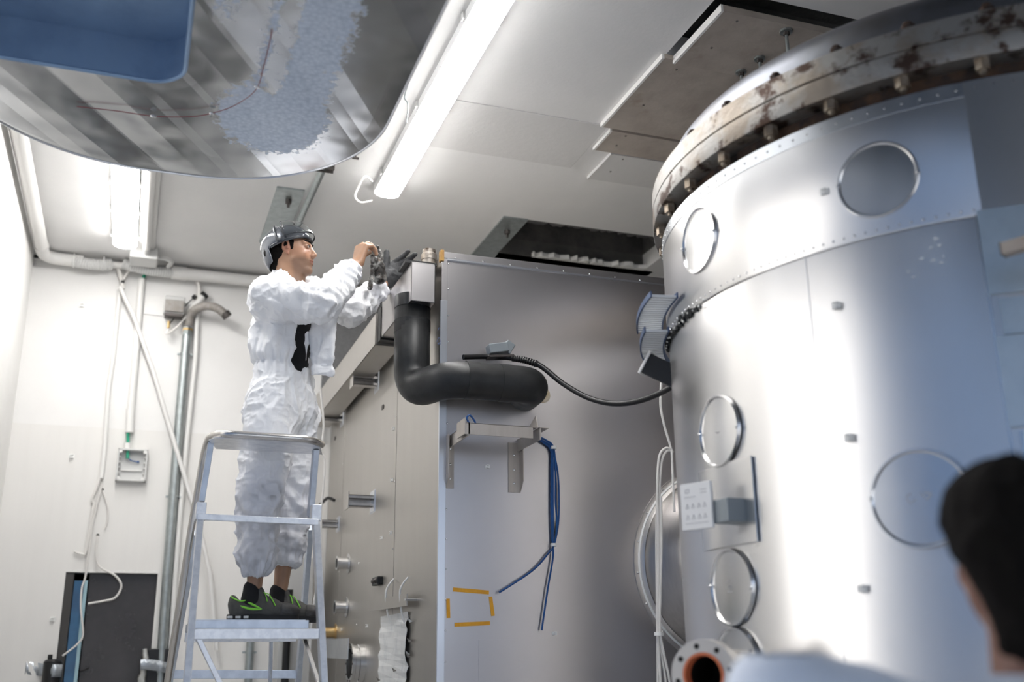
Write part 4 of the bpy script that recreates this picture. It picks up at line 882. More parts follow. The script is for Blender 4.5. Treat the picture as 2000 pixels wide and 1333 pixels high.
t = thing('cable_drop', 'white cable pair leaving the ceiling conduit and joined by a black clip', 'cable', at(236, 550, YB - .06))
MB().tube(smooth_path(wp_([(230, 515), (233, 530), (238, 548), (240, 565)], 0.05)), 0.015, 8).build('cable', 'cable_white', t, smooth=True)
MB().tube(smooth_path(wp_([(262, 520), (250, 532), (242, 545), (238, 555)], 0.05)), 0.010, 8).build('cable', 'cable_white', t, smooth=True)
MB().cyl(at(236, 551, YB - 0.055), at(243, 552, YB - 0.055), 0.016, n=10).build('clip', 'black_plastic', t, smooth=True)
t = thing('steel_riser', 'tall grey steel conduit on the back wall with a brass fitting on top', 'conduit', at(330, 1000, YB))
rp_ = 0.031
pth = wp_([(365, 655), (352, 800), (338, 975), (326, 1130), (312, 1333), (305, 1440)], rp_)
MB().tube(pth, rp_, 16).build('pipe', 'galv_pipe', t, smooth=True)
MB().tube(wp_([(367, 640), (366, 656)], rp_), 0.034, 6).build('fitting', 'galv_pipe', t, smooth=True)
MB().tube(wp_([(367, 643), (366.7, 647)], rp_), 0.038, 6).build('nut', 'brass', t)
for x, y in ((361, 693), (339, 971), (313, 1313)): clampring(at(x, y, YB - rp_), (pth[1] - pth[0]), rp_, t)
MB().tube(smooth_path([at(368, 636, YB - 0.035), at(372, 615, YB - 0.06), at(385, 603, YB - 0.11), at(405, 598, YB - 0.15), at(425, 603, YB - 0.17), at(441, 616, YB - 0.16)]), 0.030, 14).build('flexible_hose', 'hose_grey', t, smooth=True)
MB().tube([at(438, 611, YB - 0.165), at(445, 620, YB - 0.16)], 0.034, 10).build('hose_end', 'bolt_dark', t, smooth=True)
conduit('white_riser', 'white conduit right beside the grey steel riser on the back wall', 'conduit', wp_([(386, 600), (382, 700), (366, 850), (352, 1000), (342, 1130), (330, 1333), (326, 1430)], 0.018), 0.018, 'pvc_white')
t = thing('riser_elbow', 'white conduit elbow with a black ring near the grey wall box', 'conduit', at(395, 585, YB))
MB().tube(smooth_path(wp_([(345, 529), (370, 535), (386, 550), (390, 575), (389, 600)], 0.04)), 0.013, 10).build('cable', 'cable_white', t, smooth=True)
MB().tube(smooth_path(wp_([(399, 577), (386, 592), (374, 605), (366, 618)], 0.04)), 0.022, 12).build('pipe', 'pvc_white', t, smooth=True)
MB().tube(wp_([(396, 580), (401, 575)], 0.04), 0.030, 12).build('black_ring', 'black_plastic', t, smooth=True)
MB().tube(wp_([(377, 578), (382, 583)], 0.03), 0.016, 10).build('black_grommet', 'black_plastic', t, smooth=True)
# sensor box
t = thing('sensor_box', 'small grey wall box with brass cable gland, silver plate beside it', 'box', at(340, 620, YB))
a = at(322, 576, YB - 0.11); b = at(359, 620, YB - 0.11)
MB().box((a.x, YB - 0.11, b.z + 0.02), (b.x, YB - 0.03, a.z)).build('housing', 'box_grey', t, bevel=0.008)
MB().box((a.x + 0.006, YB - 0.125, b.z + 0.03), (b.x - 0.006, YB - 0.108, a.z - 0.035)).build('lid', 'hose_grey', t, bevel=0.004)
MB().box((a.x + 0.01, YB - 0.115, b.z), (b.x - 0.01, YB - 0.04, b.z + 0.022)).build('base', 'bolt_dark', t, bevel=0.003)
c = at(330, 628, YB - 0.07); MB().cyl(c, c - Vector((0, 0, 0.05)), 0.011, n=8).build('gland', 'brass', t, smooth=True)
MB().tube(smooth_path(wp_([(330, 630), (332, 640), (325, 653), (345, 640), (367, 614)], 0.06)), 0.008, 8).build('cable', 'cable_white', t, smooth=True)
MB().tube(smooth_path(wp_([(380, 580), (355, 605), (332, 632)], 0.07)), 0.004, 6).build('thin_wire', 'black_cable', t, smooth=True)
a = at(283, 576, YB - 0.004); b = at(322, 618, YB - 0.004)
tag(MB().box((a.x, YB - 0.006, b.z), (b.x, YB, a.z)).build('wall_plate', 'wall_side', bevel=0.002), 'blank pale plate on the back wall left of the grey sensor box', 'plate')
# open junction box
t = thing('open_junction_box', 'open pale grey junction box on the back wall, green wire inside', 'box', at(260, 940, YB))
a = at(231, 876, YB - 0.05); b = at(284, 942, YB - 0.05); th_ = 0.012; y0 = YB - 0.06
mb = MB(); mb.box((a.x, YB - 0.006, b.z), (b.x, YB, a.z)); mb.box((a.x, y0, b.z), (a.x + th_, YB, a.z)); mb.box((b.x - th_, y0, b.z), (b.x, YB, a.z)); mb.box((a.x, y0, a.z - th_), (b.x, YB, a.z)); mb.box((a.x, y0, b.z), (b.x, YB, b.z + th_))
mb.build('housing', 'pvc_grey', t, bevel=0.003)
for sx in (a.x + 0.018, b.x - 0.018):
    for sz in (a.z - 0.018, b.z + 0.018): MB().cyl((sx, y0, sz), (sx, YB, sz), 0.012, n=10).build('screw_post', 'pvc_white', t, smooth=True)
rb_ = Proto(MB().box((-0.005, 0, -0.004), (0.005, 0.034, 0.004)), 'pvc_white')
for k in range(5):
    for xx in (a.x + 0.017, b.x - 0.017): inst('rib', rb_, t, Matrix.Translation((xx, YB - 0.04, a.z - 0.054 - k * 0.035)))
MB().box((a.x + 0.03, YB - 0.02, a.z - 0.135), (b.x - 0.03, YB - 0.008, a.z - 0.142)).build('rail', 'pvc_white', t)
MB().tube(wp_([(250, 846), (250, 872), (249, 896)], 0.03), 0.011, 8).build('green_wire', 'cable_green', t, smooth=True)
MB().tube(smooth_path(wp_([(249, 894), (256, 900), (269, 903)], 0.02)), 0.004, 6).build('blue_wire', 'cable_blue', t, smooth=True)
MB().ball(at(270, 903, YB - 0.02), 0.008, 8).build('wire_end', 'cable_blue', t, smooth=True)
MB().cyl(at(249, 866, YB - 0.03), at(249, 878, YB - 0.03), 0.022, n=12).build('gland', 'pvc_white', t, smooth=True)
# loose white cables
def cable(label, pts, r=0.006, off=0.012, m='cable_white', Yl=None):
    P = [at(x, y, YB - 0.004 - off if Yl is None else Yl) for x, y in pts]
    return tag(MB().tube(smooth_path(P), r, 8).build('loose_cable', m, smooth=True), label, 'cable')
cable('white cable folded back from the end of the thin conduit', [(196, 933), (188, 955), (180, 975), (184, 985), (182, 995), (176, 1030), (168, 1078), (160, 1083), (145, 1078)], 0.008, 0.02)
cable('white cable curving into a loop in front of the dark doorway', [(191, 1047), (188, 1070), (190, 1100), (202, 1113), (225, 1125), (237, 1145), (225, 1168), (200, 1175), (172, 1180)], 0.007, 0.03)
cable('white cable hanging across the doorway with its end bent left', [(200, 945), (190, 985), (180, 1030), (168, 1120), (160, 1150), (158, 1190), (162, 1240), (150, 1260), (122, 1282)], 0.006, 0.025)
cable('short white cable below the small hole right of the thin conduit', [(200, 958), (206, 975), (211, 1000), (208, 1025), (203, 1035)], 0.005, 0.01)
for x, y, lab in ((200, 957, 'upper small dark cable hole in the back wall'), (191, 1046, 'lower small dark cable hole in the back wall')):
    tag(MB().cyl(at(x, y, YB - 0.003), at(x, y, YB + 0.001), 0.010, n=12).build('cable_hole', 'inside_black'), lab, 'hole')
t_clip = [(140, 892, 'small white clip alone on the wall left of the open box'), (103, 1210, 'small white clip alone on the wall left of the doorway'), (160, 597, 'pale scuffed clip high on the back wall')]
for x, y, lab in t_clip:
    o = bpy.data.objects.new('wall_clip', clip.data); col.objects.link(o); o.matrix_world = place(at(x, y, YB), (0, -1, 0), (1, 0, 0)) @ Matrix.Scale(1.6, 4); tag(o, lab, 'clip')
# doorway recess
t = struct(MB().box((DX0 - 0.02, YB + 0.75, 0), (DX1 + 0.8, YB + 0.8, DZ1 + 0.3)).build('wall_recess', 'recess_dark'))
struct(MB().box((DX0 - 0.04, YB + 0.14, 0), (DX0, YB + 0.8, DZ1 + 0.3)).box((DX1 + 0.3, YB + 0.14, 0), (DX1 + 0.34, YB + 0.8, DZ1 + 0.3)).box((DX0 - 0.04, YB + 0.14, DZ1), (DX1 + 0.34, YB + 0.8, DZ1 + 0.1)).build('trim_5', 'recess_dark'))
d1 = thing('door_1', None, None, (-0.1, YB + 0.1, 0)); tag(d1, kind='structure')
MB().box((DX0 + 0.14, YB + 0.06, 0.0), (DX1 + 0.02, YB + 0.10, DZ1 + 0.02)).build('door_leaf', 'door_dark', d1, bevel=0.004)
MB().box((DX0 + 0.055, YB + 0.03, 0.0), (DX0 + 0.115, YB + 0.10, DZ1 - 0.05)).build('glass_strip', 'glass_blue', d1)
MB().box((DX0 + 0.115, YB + 0.01, 0.0), (DX0 + 0.135, YB + 0.10, DZ1 - 0.05)).build('edge_profile', 'frame_teal', d1)
MB().box((DX0, YB + 0.005, 0.0), (DX0 + 0.05, YB + 0.12, DZ1)).build('frame', 'recess_dark', d1)
MB().tube(smooth_path(wp_([(148, 1308), (158, 1312), (174, 1305)], -0.055)), 0.004, 6).build('scratch_mark', 'inside_black', d1)
struct(ragged((DX0, YB + 0.001, DZ1), (DX1, YB + 0.001, DZ1), (0, 0, 1), (0, -0.004, 0), 40, 0.012, 'trim_6', 'plaster_edge'))
# right-hand side of the door opening: wall edge notch, black box, crumpled foil
a = at(283, 1268, YB - 0.05)
tag(MB().box((a.x, YB - 0.06, 0.0), (a.x + 0.17, YB - 0.002, a.z)).build('black_box', 'black_plastic', bevel=0.006), 'black box at the foot of the grey riser, right of the doorway', 'box')
p0 = at(277, 1268, YB - 0.09)
mb = MB(); random.seed(11); pts = [Vector((p0.x + random.uniform(-0.012, 0.012) + 0.02, YB - 0.085, p0.z - k * 0.03)) for k in range(16)]
mb.tube(pts, [0.012 + (0.016 * math.sin(min(k, 8) / 8 * PI / 2)) + random.uniform(-0.004, 0.004) for k in range(16)], 9)
tag(mb.build('foil_strip', 'foil_crumpled', smooth=True), 'crumpled silver foil roll standing at the right edge of the doorway', 'foil')
def duct_tape(label, pts, w, sag=0.0):
    P = smooth_path(pts, 6); mb = MB(); vs = []; random.seed(len(label))
    for i, p in enumerate(P):
        o_ = 0.006 * math.sin(i * 1.7); vs += [p + Vector((0, o_, w / 2)), p + Vector((0, -o_, 0)), p + Vector((0, o_ * 0.6, -w / 2))]
    fs = []
    for i in range(len(P) - 1):
        for k in range(2): fs.append((3 * i + k, 3 * i + 3 + k, 3 * i + 4 + k, 3 * i + 1 + k))
    mb.add(vs, fs); o = mb.build('duct_tape', 'tape_silver', smooth=True); m_ = o.modifiers.new('thickness', 'SOLIDIFY'); m_.thickness = 0.001; return tag(o, label, 'tape', 'silver duct tape strips')
duct_tape('silver duct tape holding the black bottle to the wall left of the doorway', [at(50, 1305, YB - 0.003), at(75, 1308, YB - 0.006), at(92, 1311, YB - 0.085), at(105, 1311, YB - 0.118), at(121, 1311, YB - 0.09)], 0.075)
duct_tape('silver duct tape wrapped from the foil across the grey riser', [at(274, 1299, YB - 0.125), at(290, 1299, YB - 0.12), at(308, 1301, YB - 0.10), at(320, 1304, YB - 0.09), at(332, 1305, YB - 0.05)], 0.065)
a = at(104, 1290, YB - 0.06)
t = thing('black_bottle', 'black bottle taped upright to the wall left of the doorway', 'bottle', (a.x, YB - 0.06, a.z - 0.35))
MB().lathe([(0, -0.35), (0.052, -0.35), (0.054, -0.34), (0.054, -0.01), (0.045, 0.0), (0.02, 0.006), (0, 0.006)], (a.x, YB - 0.06, a.z), n=24).build('body', 'black_plastic', t, smooth=True)
MB().lathe([(0, 0.03), (0.014, 0.028), (0.014, 0.0)], (a.x - 0.02, YB - 0.06, a.z + 0.004), n=12).build('cap', 'black_plastic', t, smooth=True)
# tall grey trunking and pipes seen through the ladder, right part of the back wall
a = at(548, 1100, YB - 0.13); b = at(598, 1100, YB - 0.13)
tag(MB().box((a.x, YB - 0.22, 0), (b.x + 0.04, YB - 0.004, at(560, 1090, YB - 0.2).z)).build('grey_panel', 'box_grey', bevel=0.004), 'tall grey cabinet panel between the back wall and stainless cabinet', 'panel')
x = at(560, 1250, YB - 0.25).x
tag(MB().cyl((x, YB - 0.26, 0), (x, YB - 0.26, 1.95), 0.024, n=14).build('black_pipe', 'black_cable', smooth=True), 'black vertical pipe in front of the grey panel behind the ladder', 'pipe')
t = thing('steel_pipe', 'grey steel pipe on the back wall seen under the ladder platform', 'pipe', at(487, 1290, YB))
x = at(487, 1280, YB - 0.03).x; MB().cyl((x + 0.01, YB - 0.03, 0), (x, YB - 0.03, at(490, 1130, YB).z), 0.026, n=14).build('pipe', 'galv_pipe', t, smooth=True)
clampring((x, YB - 0.03, at(487, 1275, YB).z), (0, 0, 1), 0.026, t)
a = at(636, 566, YB - 0.02); b = at(748, 800, YB - 0.02)
tag(MB().box((a.x, YB - 0.03, b.z), (1.25, YB - 0.006, a.z)).box((1.25, YB - 0.03, CT + 0.004), (2.3, YB - 0.006, a.z)).build('wall_board', 'panel_grey', bevel=0.003), 'dark grey board on the back wall between the worker and the cable channel', 'board')
# ================================================================ STEP LADDER
t = thing('platform_ladder', 'aluminium platform stepladder the worker stands on, guard rail at its top', 'ladder', (0.5, 4.9, 0))
YFr = 4.42
def ext(p, q, z=0.0): p = Vector(p); q = Vector(q); k = (z - p.z) / (q.z - p.z); return p + (q - p) * k
PLZ = at(500, 1212, 4.45).z
fl0 = at(392, 1000, 4.50); fl1 = at(370, 1270, 4.40); fr0 = at(616, 1004, 4.50); fr1 = at(630, 1290, 4.40)
flb = ext(fl0, fl1); frb = ext(fr0, fr1)
MB().bar(fl0, flb, 0.026, 0.06, up=(0, 1, 0)).build('front_stile', 'aluminium', t, bevel=0.002)
MB().bar(fr0, frb, 0.026, 0.06, up=(0, 1, 0)).build('front_stile', 'aluminium', t, bevel=0.002)
rl0 = at(385, 1040, 4.92); rl1 = at(336, 1310, 5.45); rr0 = at(606, 1030, 4.92); rr1 = at(583, 1320, 5.45)
rlb = ext(rl0, rl1); rrb = ext(rr0, rr1)
MB().bar(rl0, rlb, 0.024, 0.05, up=(0, 1, 0)).build('rear_stile', 'aluminium_blue', t, bevel=0.002)
MB().bar(rr0, rrb, 0.024, 0.05, up=(0, 1, 0)).build('rear_stile', 'aluminium_blue', t, bevel=0.002)
gl1 = at(412, 866, 4.50); gr1 = at(617, 878, 4.50)
MB().bar(fl0 + Vector((0, 0, 0.04)), gl1, 0.024, 0.055, up=(0, 1, 0)).build('guard_post', 'aluminium_blue', t, bevel=0.002)
MB().bar(at(606, 1010, 4.58), gr1, 0.024, 0.055, up=(0, 1, 0)).build('guard_post', 'aluminium_blue', t, bevel=0.002)
for a in (fl0, fr0): MB().bar(a - Vector((0, 0, 0.035)), a + Vector((0, 0, 0.035)), 0.04, 0.07, up=(0, 1, 0)).build('joint', 'aluminium', t, bevel=0.002)
# handrail: one bent tube from left rear, round the tray front and back
zr = at(500, 853, 4.36).z
ph = fillet([at(375, 1040, 4.75), at(399, 880, 4.62), at(410, 850, 4.45), at(440, 848, 4.34), at(600, 858, 4.34), at(630, 868, 4.40), at(622, 872, 4.62)], 0.09, 6)
rd = at(332, 1300, 5.2)
ph = [ext(at(374, 1030, 4.78), rd, 0.15), at(374, 1030, 4.78)] + ph[1:]
MB().tube(ph, 0.0155, 14).build('hand_rail', 'alu_tube', t, smooth='all')
# tool tray
zt_ = zr - 0.012
tp = [(at(420, 853, 4.36).x, 4.36), (at(615, 862, 4.36).x, 4.36), (at(626, 864, 4.42).x + 0.0, 4.42), (at(622, 866, 4.60).x + 0.02, 4.60), (at(410, 850, 4.60).x + 0.03, 4.60), (at(408, 853, 4.42).x, 4.42)]
MB().prism([(x, y, zt_ - 0.004) for x, y in tp], (0, 0, 0.004)).build('tool_tray', 'aluminium', t, bevel=0.001)
a = at(385, 1010, 4.47); b = at(622, 1021, 4.47)
MB().bar(a, b, 0.02, 0.026).build('mid_rail', 'aluminium', t, bevel=0.002)
# platform
px0 = at(378, 1225, 4.42).x; px1 = at(612, 1225, 4.42).x
MB().box((px0, 4.44, PLZ - 0.035), (px1 - 0.015, 5.02, PLZ)).build('platform', 'aluminium_blue', t, bevel=0.003)
for k in range(9): MB().box((px0 + 0.01, 4.47 + k * 0.06, PLZ), (px1 - 0.025, 4.49 + k * 0.06, PLZ + 0.003)).build('tread', 'aluminium_blue', t)
MB().box((px0, 4.39, PLZ - 0.075), (px1 + 0.02, 4.425, PLZ - 0.035)).build('front_beam', 'aluminium', t, bevel=0.002)
MB().box((px0, 5.0, PLZ - 0.075), (px1 + 0.02, 5.035, PLZ - 0.035)).build('rear_beam', 'aluminium', t, bevel=0.002)
MB().bar(at(385, 1243, 4.41), at(470, 1420, 4.41), 0.02, 0.034, up=(0, 1, 0)).build('brace', 'aluminium', t, bevel=0.002)
MB().bar(at(590, 1235, 4.9), at(640, 1390, 4.7), 0.018, 0.022, up=(0, 1, 0)).build('brace', 'alu_tube', t, bevel=0.002)
MB().bar(at(530, 1235, 5.2), at(525, 1420, 5.4), 0.012, 0.05, up=(0, 1, 0)).build('rear_brace', 'aluminium_blue', t, bevel=0.002)
a = at(330, 1318, 5.46); b = at(590, 1318, 5.46)
MB().bar(a, b, 0.02, 0.04).build('cross_bar', 'aluminium_blue', t, bevel=0.002)
for k in range(1, 5):                                              # steps on the climbing side below the platform
    z = PLZ * (1 - k / 5); l = rl0 + (rlb - rl0) * ((rl0.z - z) / rl0.z); r_ = rr0 + (rrb - rr0) * ((rr0.z - z) / rr0.z)
    if k > 1: MB().bar(l, r_, 0.09, 0.03).build('step', 'aluminium', t, bevel=0.002)
for a, nm in ((flb, 0), (frb, 0), (rlb, 0), (rrb, 0)): MB().box((a.x - 0.025, a.y - 0.04, 0), (a.x + 0.025, a.y + 0.04, 0.05)).build('rubber_foot', 'black_plastic', t, bevel=0.006)
# ================================================================ FIGURES (signed-distance modelling -> one surface)
def lat(seed, n=32):
    return np.random.RandomState(seed).rand(n, n, n).astype(np.float32) * 2 - 1
def vnoise(P, seed):                                               # smooth value noise, P (N,3)
    G = lat(seed); n = G.shape[0]; F = np.floor(P).astype(int); f = (P - F); f = f * f * (3 - 2 * f); out = 0
    for dx in (0, 1):
        for dy in (0, 1):
            for dz in (0, 1):
                w = (f[:, 0] if dx else 1 - f[:, 0]) * (f[:, 1] if dy else 1 - f[:, 1]) * (f[:, 2] if dz else 1 - f[:, 2])
                out = out + w * G[(F[:, 0] + dx) % n, (F[:, 1] + dy) % n, (F[:, 2] + dz) % n]
    return out
def vv(a): return np.array(tuple(a), dtype=np.float32)
class Field:
    def __init__(s, lo, hi, h):
        s.lo = vv(lo); s.h = h; n = np.ceil((vv(hi) - s.lo) / h).astype(int) + 1; s.n = n
        ax = [s.lo[i] + np.arange(n[i], dtype=np.float32) * h for i in range(3)]
        s.X, s.Y, s.Z = ax[0][:, None, None], ax[1][None, :, None], ax[2][None, None, :]
        s.D = np.full(tuple(n), 1.0, dtype=np.float32)
    def _win(s, lo, hi, pad):
        a = np.clip(np.floor((np.minimum(vv(lo), vv(hi)) - pad - s.lo) / s.h).astype(int), 0, s.n); b = np.clip(np.ceil((np.maximum(vv(lo), vv(hi)) + pad - s.lo) / s.h).astype(int) + 1, 0, s.n)
        return a, b, tuple(slice(a[i], b[i]) for i in range(3))
    def _mix(s, sl, d, k, mode):
        A = s.D[sl]
        if mode == 'add':
            if k > 0: hh = np.clip(0.5 + 0.5 * (A - d) / k, 0, 1); s.D[sl] = A * (1 - hh) + d * hh - k * hh * (1 - hh)
            else: s.D[sl] = np.minimum(A, d)
        elif mode == 'sub':
            d = -d
            if k > 0: hh = np.clip(0.5 - 0.5 * (A - d) / k, 0, 1); s.D[sl] = A * (1 - hh) + d * hh + k * hh * (1 - hh)
            else: s.D[sl] = np.maximum(A, d)
    def cap(s, a, b, r0, r1=None, k=0.02, mode='add', u=None, su=1.0):   # tapered capsule, section stretched by su along u
        r1 = r0 if r1 is None else r1; a = vv(a); b = vv(b); R = max(r0, r1) * max(su, 1) + 3 * k + 0.03
        i0, i1, sl = s._win(a, b, R)
        if (i1 <= i0).any(): return s
        X = s.X[i0[0]:i1[0]]; Y = s.Y[:, i0[1]:i1[1]]; Zz = s.Z[:, :, i0[2]:i1[2]]
        ba = b - a; L2 = max(float(ba @ ba), 1e-9)
        px, py, pz = X - a[0], Y - a[1], Zz - a[2]
        t = np.clip((px * ba[0] + py * ba[1] + pz * ba[2]) / L2, 0, 1)
        qx, qy, qz = px - ba[0] * t, py - ba[1] * t, pz - ba[2] * t
        if u is not None:
            u = vv(u); u = u / np.linalg.norm(u); q = (qx * u[0] + qy * u[1] + qz * u[2]) * (1 / su - 1); qx = qx + u[0] * q; qy = qy + u[1] * q; qz = qz + u[2] * q
        d = np.sqrt(qx * qx + qy * qy + qz * qz) - (r0 + (r1 - r0) * t)
        s._mix(sl, d, k, mode); return s
    def ell(s, c, axes, radii, k=0.02, mode='add'):                       # ellipsoid with orientation
        c = vv(c); R = max(radii) + 3 * k + 0.03; i0, i1, sl = s._win(c, c, R)
        if (i1 <= i0).any(): return s
        X = s.X[i0[0]:i1[0]] - c[0]; Y = s.Y[:, i0[1]:i1[1]] - c[1]; Zz = s.Z[:, :, i0[2]:i1[2]] - c[2]
        q = 0; q2 = 0
        for ax, r in zip(axes, radii):
            ax = vv(ax); e = (X * ax[0] + Y * ax[1] + Zz * ax[2]); q = q + (e / r) ** 2; q2 = q2 + (e / (r * r)) ** 2
        k0 = np.sqrt(q); k1 = np.sqrt(q2) + 1e-9; s._mix(sl, (k0 * (k0 - 1) / k1).astype(np.float32), k, mode); return s
    def box(s, c, axes, half, r=0.005, k=0.0, mode='add'):
        c = vv(c); R = float(np.linalg.norm(half)) + 3 * k + 0.03; i0, i1, sl = s._win(c, c, R)
        if (i1 <= i0).any(): return s
        X = s.X[i0[0]:i1[0]] - c[0]; Y = s.Y[:, i0[1]:i1[1]] - c[1]; Zz = s.Z[:, :, i0[2]:i1[2]] - c[2]; o = 0; m = -9
        for ax, hf in zip(axes, half):
            ax = vv(ax); e = np.abs(X * ax[0] + Y * ax[1] + Zz * ax[2]) - (hf - r); o = o + np.maximum(e, 0) ** 2; m = np.maximum(m, e)
        s._mix(sl, np.sqrt(o) + np.minimum(m, 0) - r, k, mode); return s
    def mesh(s):                                                         # naive surface nets
        D = s.D; I = D < 0; nx, ny, nz = D.shape
        C = np.zeros((nx - 1, ny - 1, nz - 1), dtype=np.uint8)
        for a in (0, 1):
            for b in (0, 1):
                for c in (0, 1): C += I[a:nx - 1 + a, b:ny - 1 + b, c:nz - 1 + c]
        act = (C > 0) & (C < 8); idx = np.argwhere(act); ID = np.full(act.shape, -1, dtype=np.int64); ID[act] = np.arange(len(idx))
        S = np.zeros((len(idx), 3)); W = np.zeros(len(idx)); x, y, z = idx.T
        cs = [(a, b, c) for a in (0, 1) for b in (0, 1) for c in (0, 1)]
        for p in cs:
            for ax in range(3):
                if p[ax]: continue
                q = list(p); q[ax] = 1
                d0 = D[x + p[0], y + p[1], z + p[2]]; d1 = D[x + q[0], y + q[1], z + q[2]]; m = (d0 < 0) != (d1 < 0)
                t = np.where(m, d0 / np.where(m, d0 - d1, 1), 0); pt = np.array(p, float)[None].repeat(len(idx), 0); pt[:, ax] = t
                S[m] += pt[m]; W[m] += 1
        V = (idx + S / W[:, None]) * s.h + s.lo
        F = []
        for ax in range(3):
            sl0 = [slice(None)] * 3; sl1 = [slice(None)] * 3; sl0[ax] = slice(0, -1); sl1[ax] = slice(1, None)
            A = I[tuple(sl0)]; B = I[tuple(sl1)]; e = np.argwhere(A != B); b_, c_ = (ax + 1) % 3, (ax + 2) % 3
            ok = (e[:, b_] > 0) & (e[:, c_] > 0) & (e[:, b_] < D.shape[b_] - 1) & (e[:, c_] < D.shape[c_] - 1); e = e[ok]; q = []
            for db, dc in ((-1, -1), (0, -1), (0, 0), (-1, 0)):
                g = e.copy(); g[:, b_] += db; g[:, c_] += dc; q.append(ID[g[:, 0], g[:, 1], g[:, 2]])
            q = np.stack(q, 1); fl = B[tuple(e.T)]; q[fl] = q[fl][:, ::-1]; F.append(q)
        return V, np.concatenate(F)
def vnormals(V, F):
    n = np.cross(V[F[:, 2]] - V[F[:, 0]], V[F[:, 3]] - V[F[:, 1]]); N = np.zeros_like(V)
    for k in range(4): np.add.at(N, F[:, k], n)
    return N / (np.linalg.norm(N, axis=1, keepdims=True) + 1e-12)
def relax(V, F, n=2, a=0.5):
    for _ in range(n):
        S = np.zeros_like(V); W = np.zeros(len(V))
        for k in range(4):
            np.add.at(S, F[:, k], V[F[:, (k + 1) % 4]]); np.add.at(W, F[:, k], 1); np.add.at(S, F[:, (k + 1) % 4], V[F[:, k]]); np.add.at(W, F[:, (k + 1) % 4], 1)
        V = V * (1 - a) + S / np.maximum(W, 1)[:, None] * a
    return V
def mk(name, V, F, m, parent, tint=None):
    off = OFF[parent.name] if parent is not None else np.array([V[:, 0].mean(), V[:, 1].mean(), V[:, 2].min()])
    me = bpy.data.meshes.new(name); V2 = (V - off).astype(np.float32)
    me.vertices.add(len(V2)); me.vertices.foreach_set('co', V2.ravel()); me.loops.add(len(F) * 4); me.loops.foreach_set('vertex_index', F.astype(np.int32).ravel())
    me.polygons.add(len(F)); me.polygons.foreach_set('loop_start', np.arange(0, len(F) * 4, 4, dtype=np.int32)); me.polygons.foreach_set('loop_total', np.full(len(F), 4, dtype=np.int32))
    me.update(calc_edges=True); me.validate(); me.polygons.foreach_set('use_smooth', np.ones(len(me.polygons), dtype=bool)); me.materials.append(M[m])
    if tint is not None:
        a = me.attributes.new('tint', 'FLOAT_COLOR', 'POINT'); c = np.ones((len(V), 4), dtype=np.float32); c[:, :3] = tint; a.data.foreach_set('color', c.ravel())
    o = bpy.data.objects.new(name, me); col.objects.link(o)
    if parent is not None: o.parent = parent
    else: o.location = off
    OFF[o.name] = off; return o
def nrm(a): a = np.array(tuple(a), float); return a / np.linalg.norm(a)
def aa(p): return np.array(tuple(p), float)
def sstep(a, b, x): t = np.clip((x - a) / (b - a), 0, 1); return t * t * (3 - 2 * t)

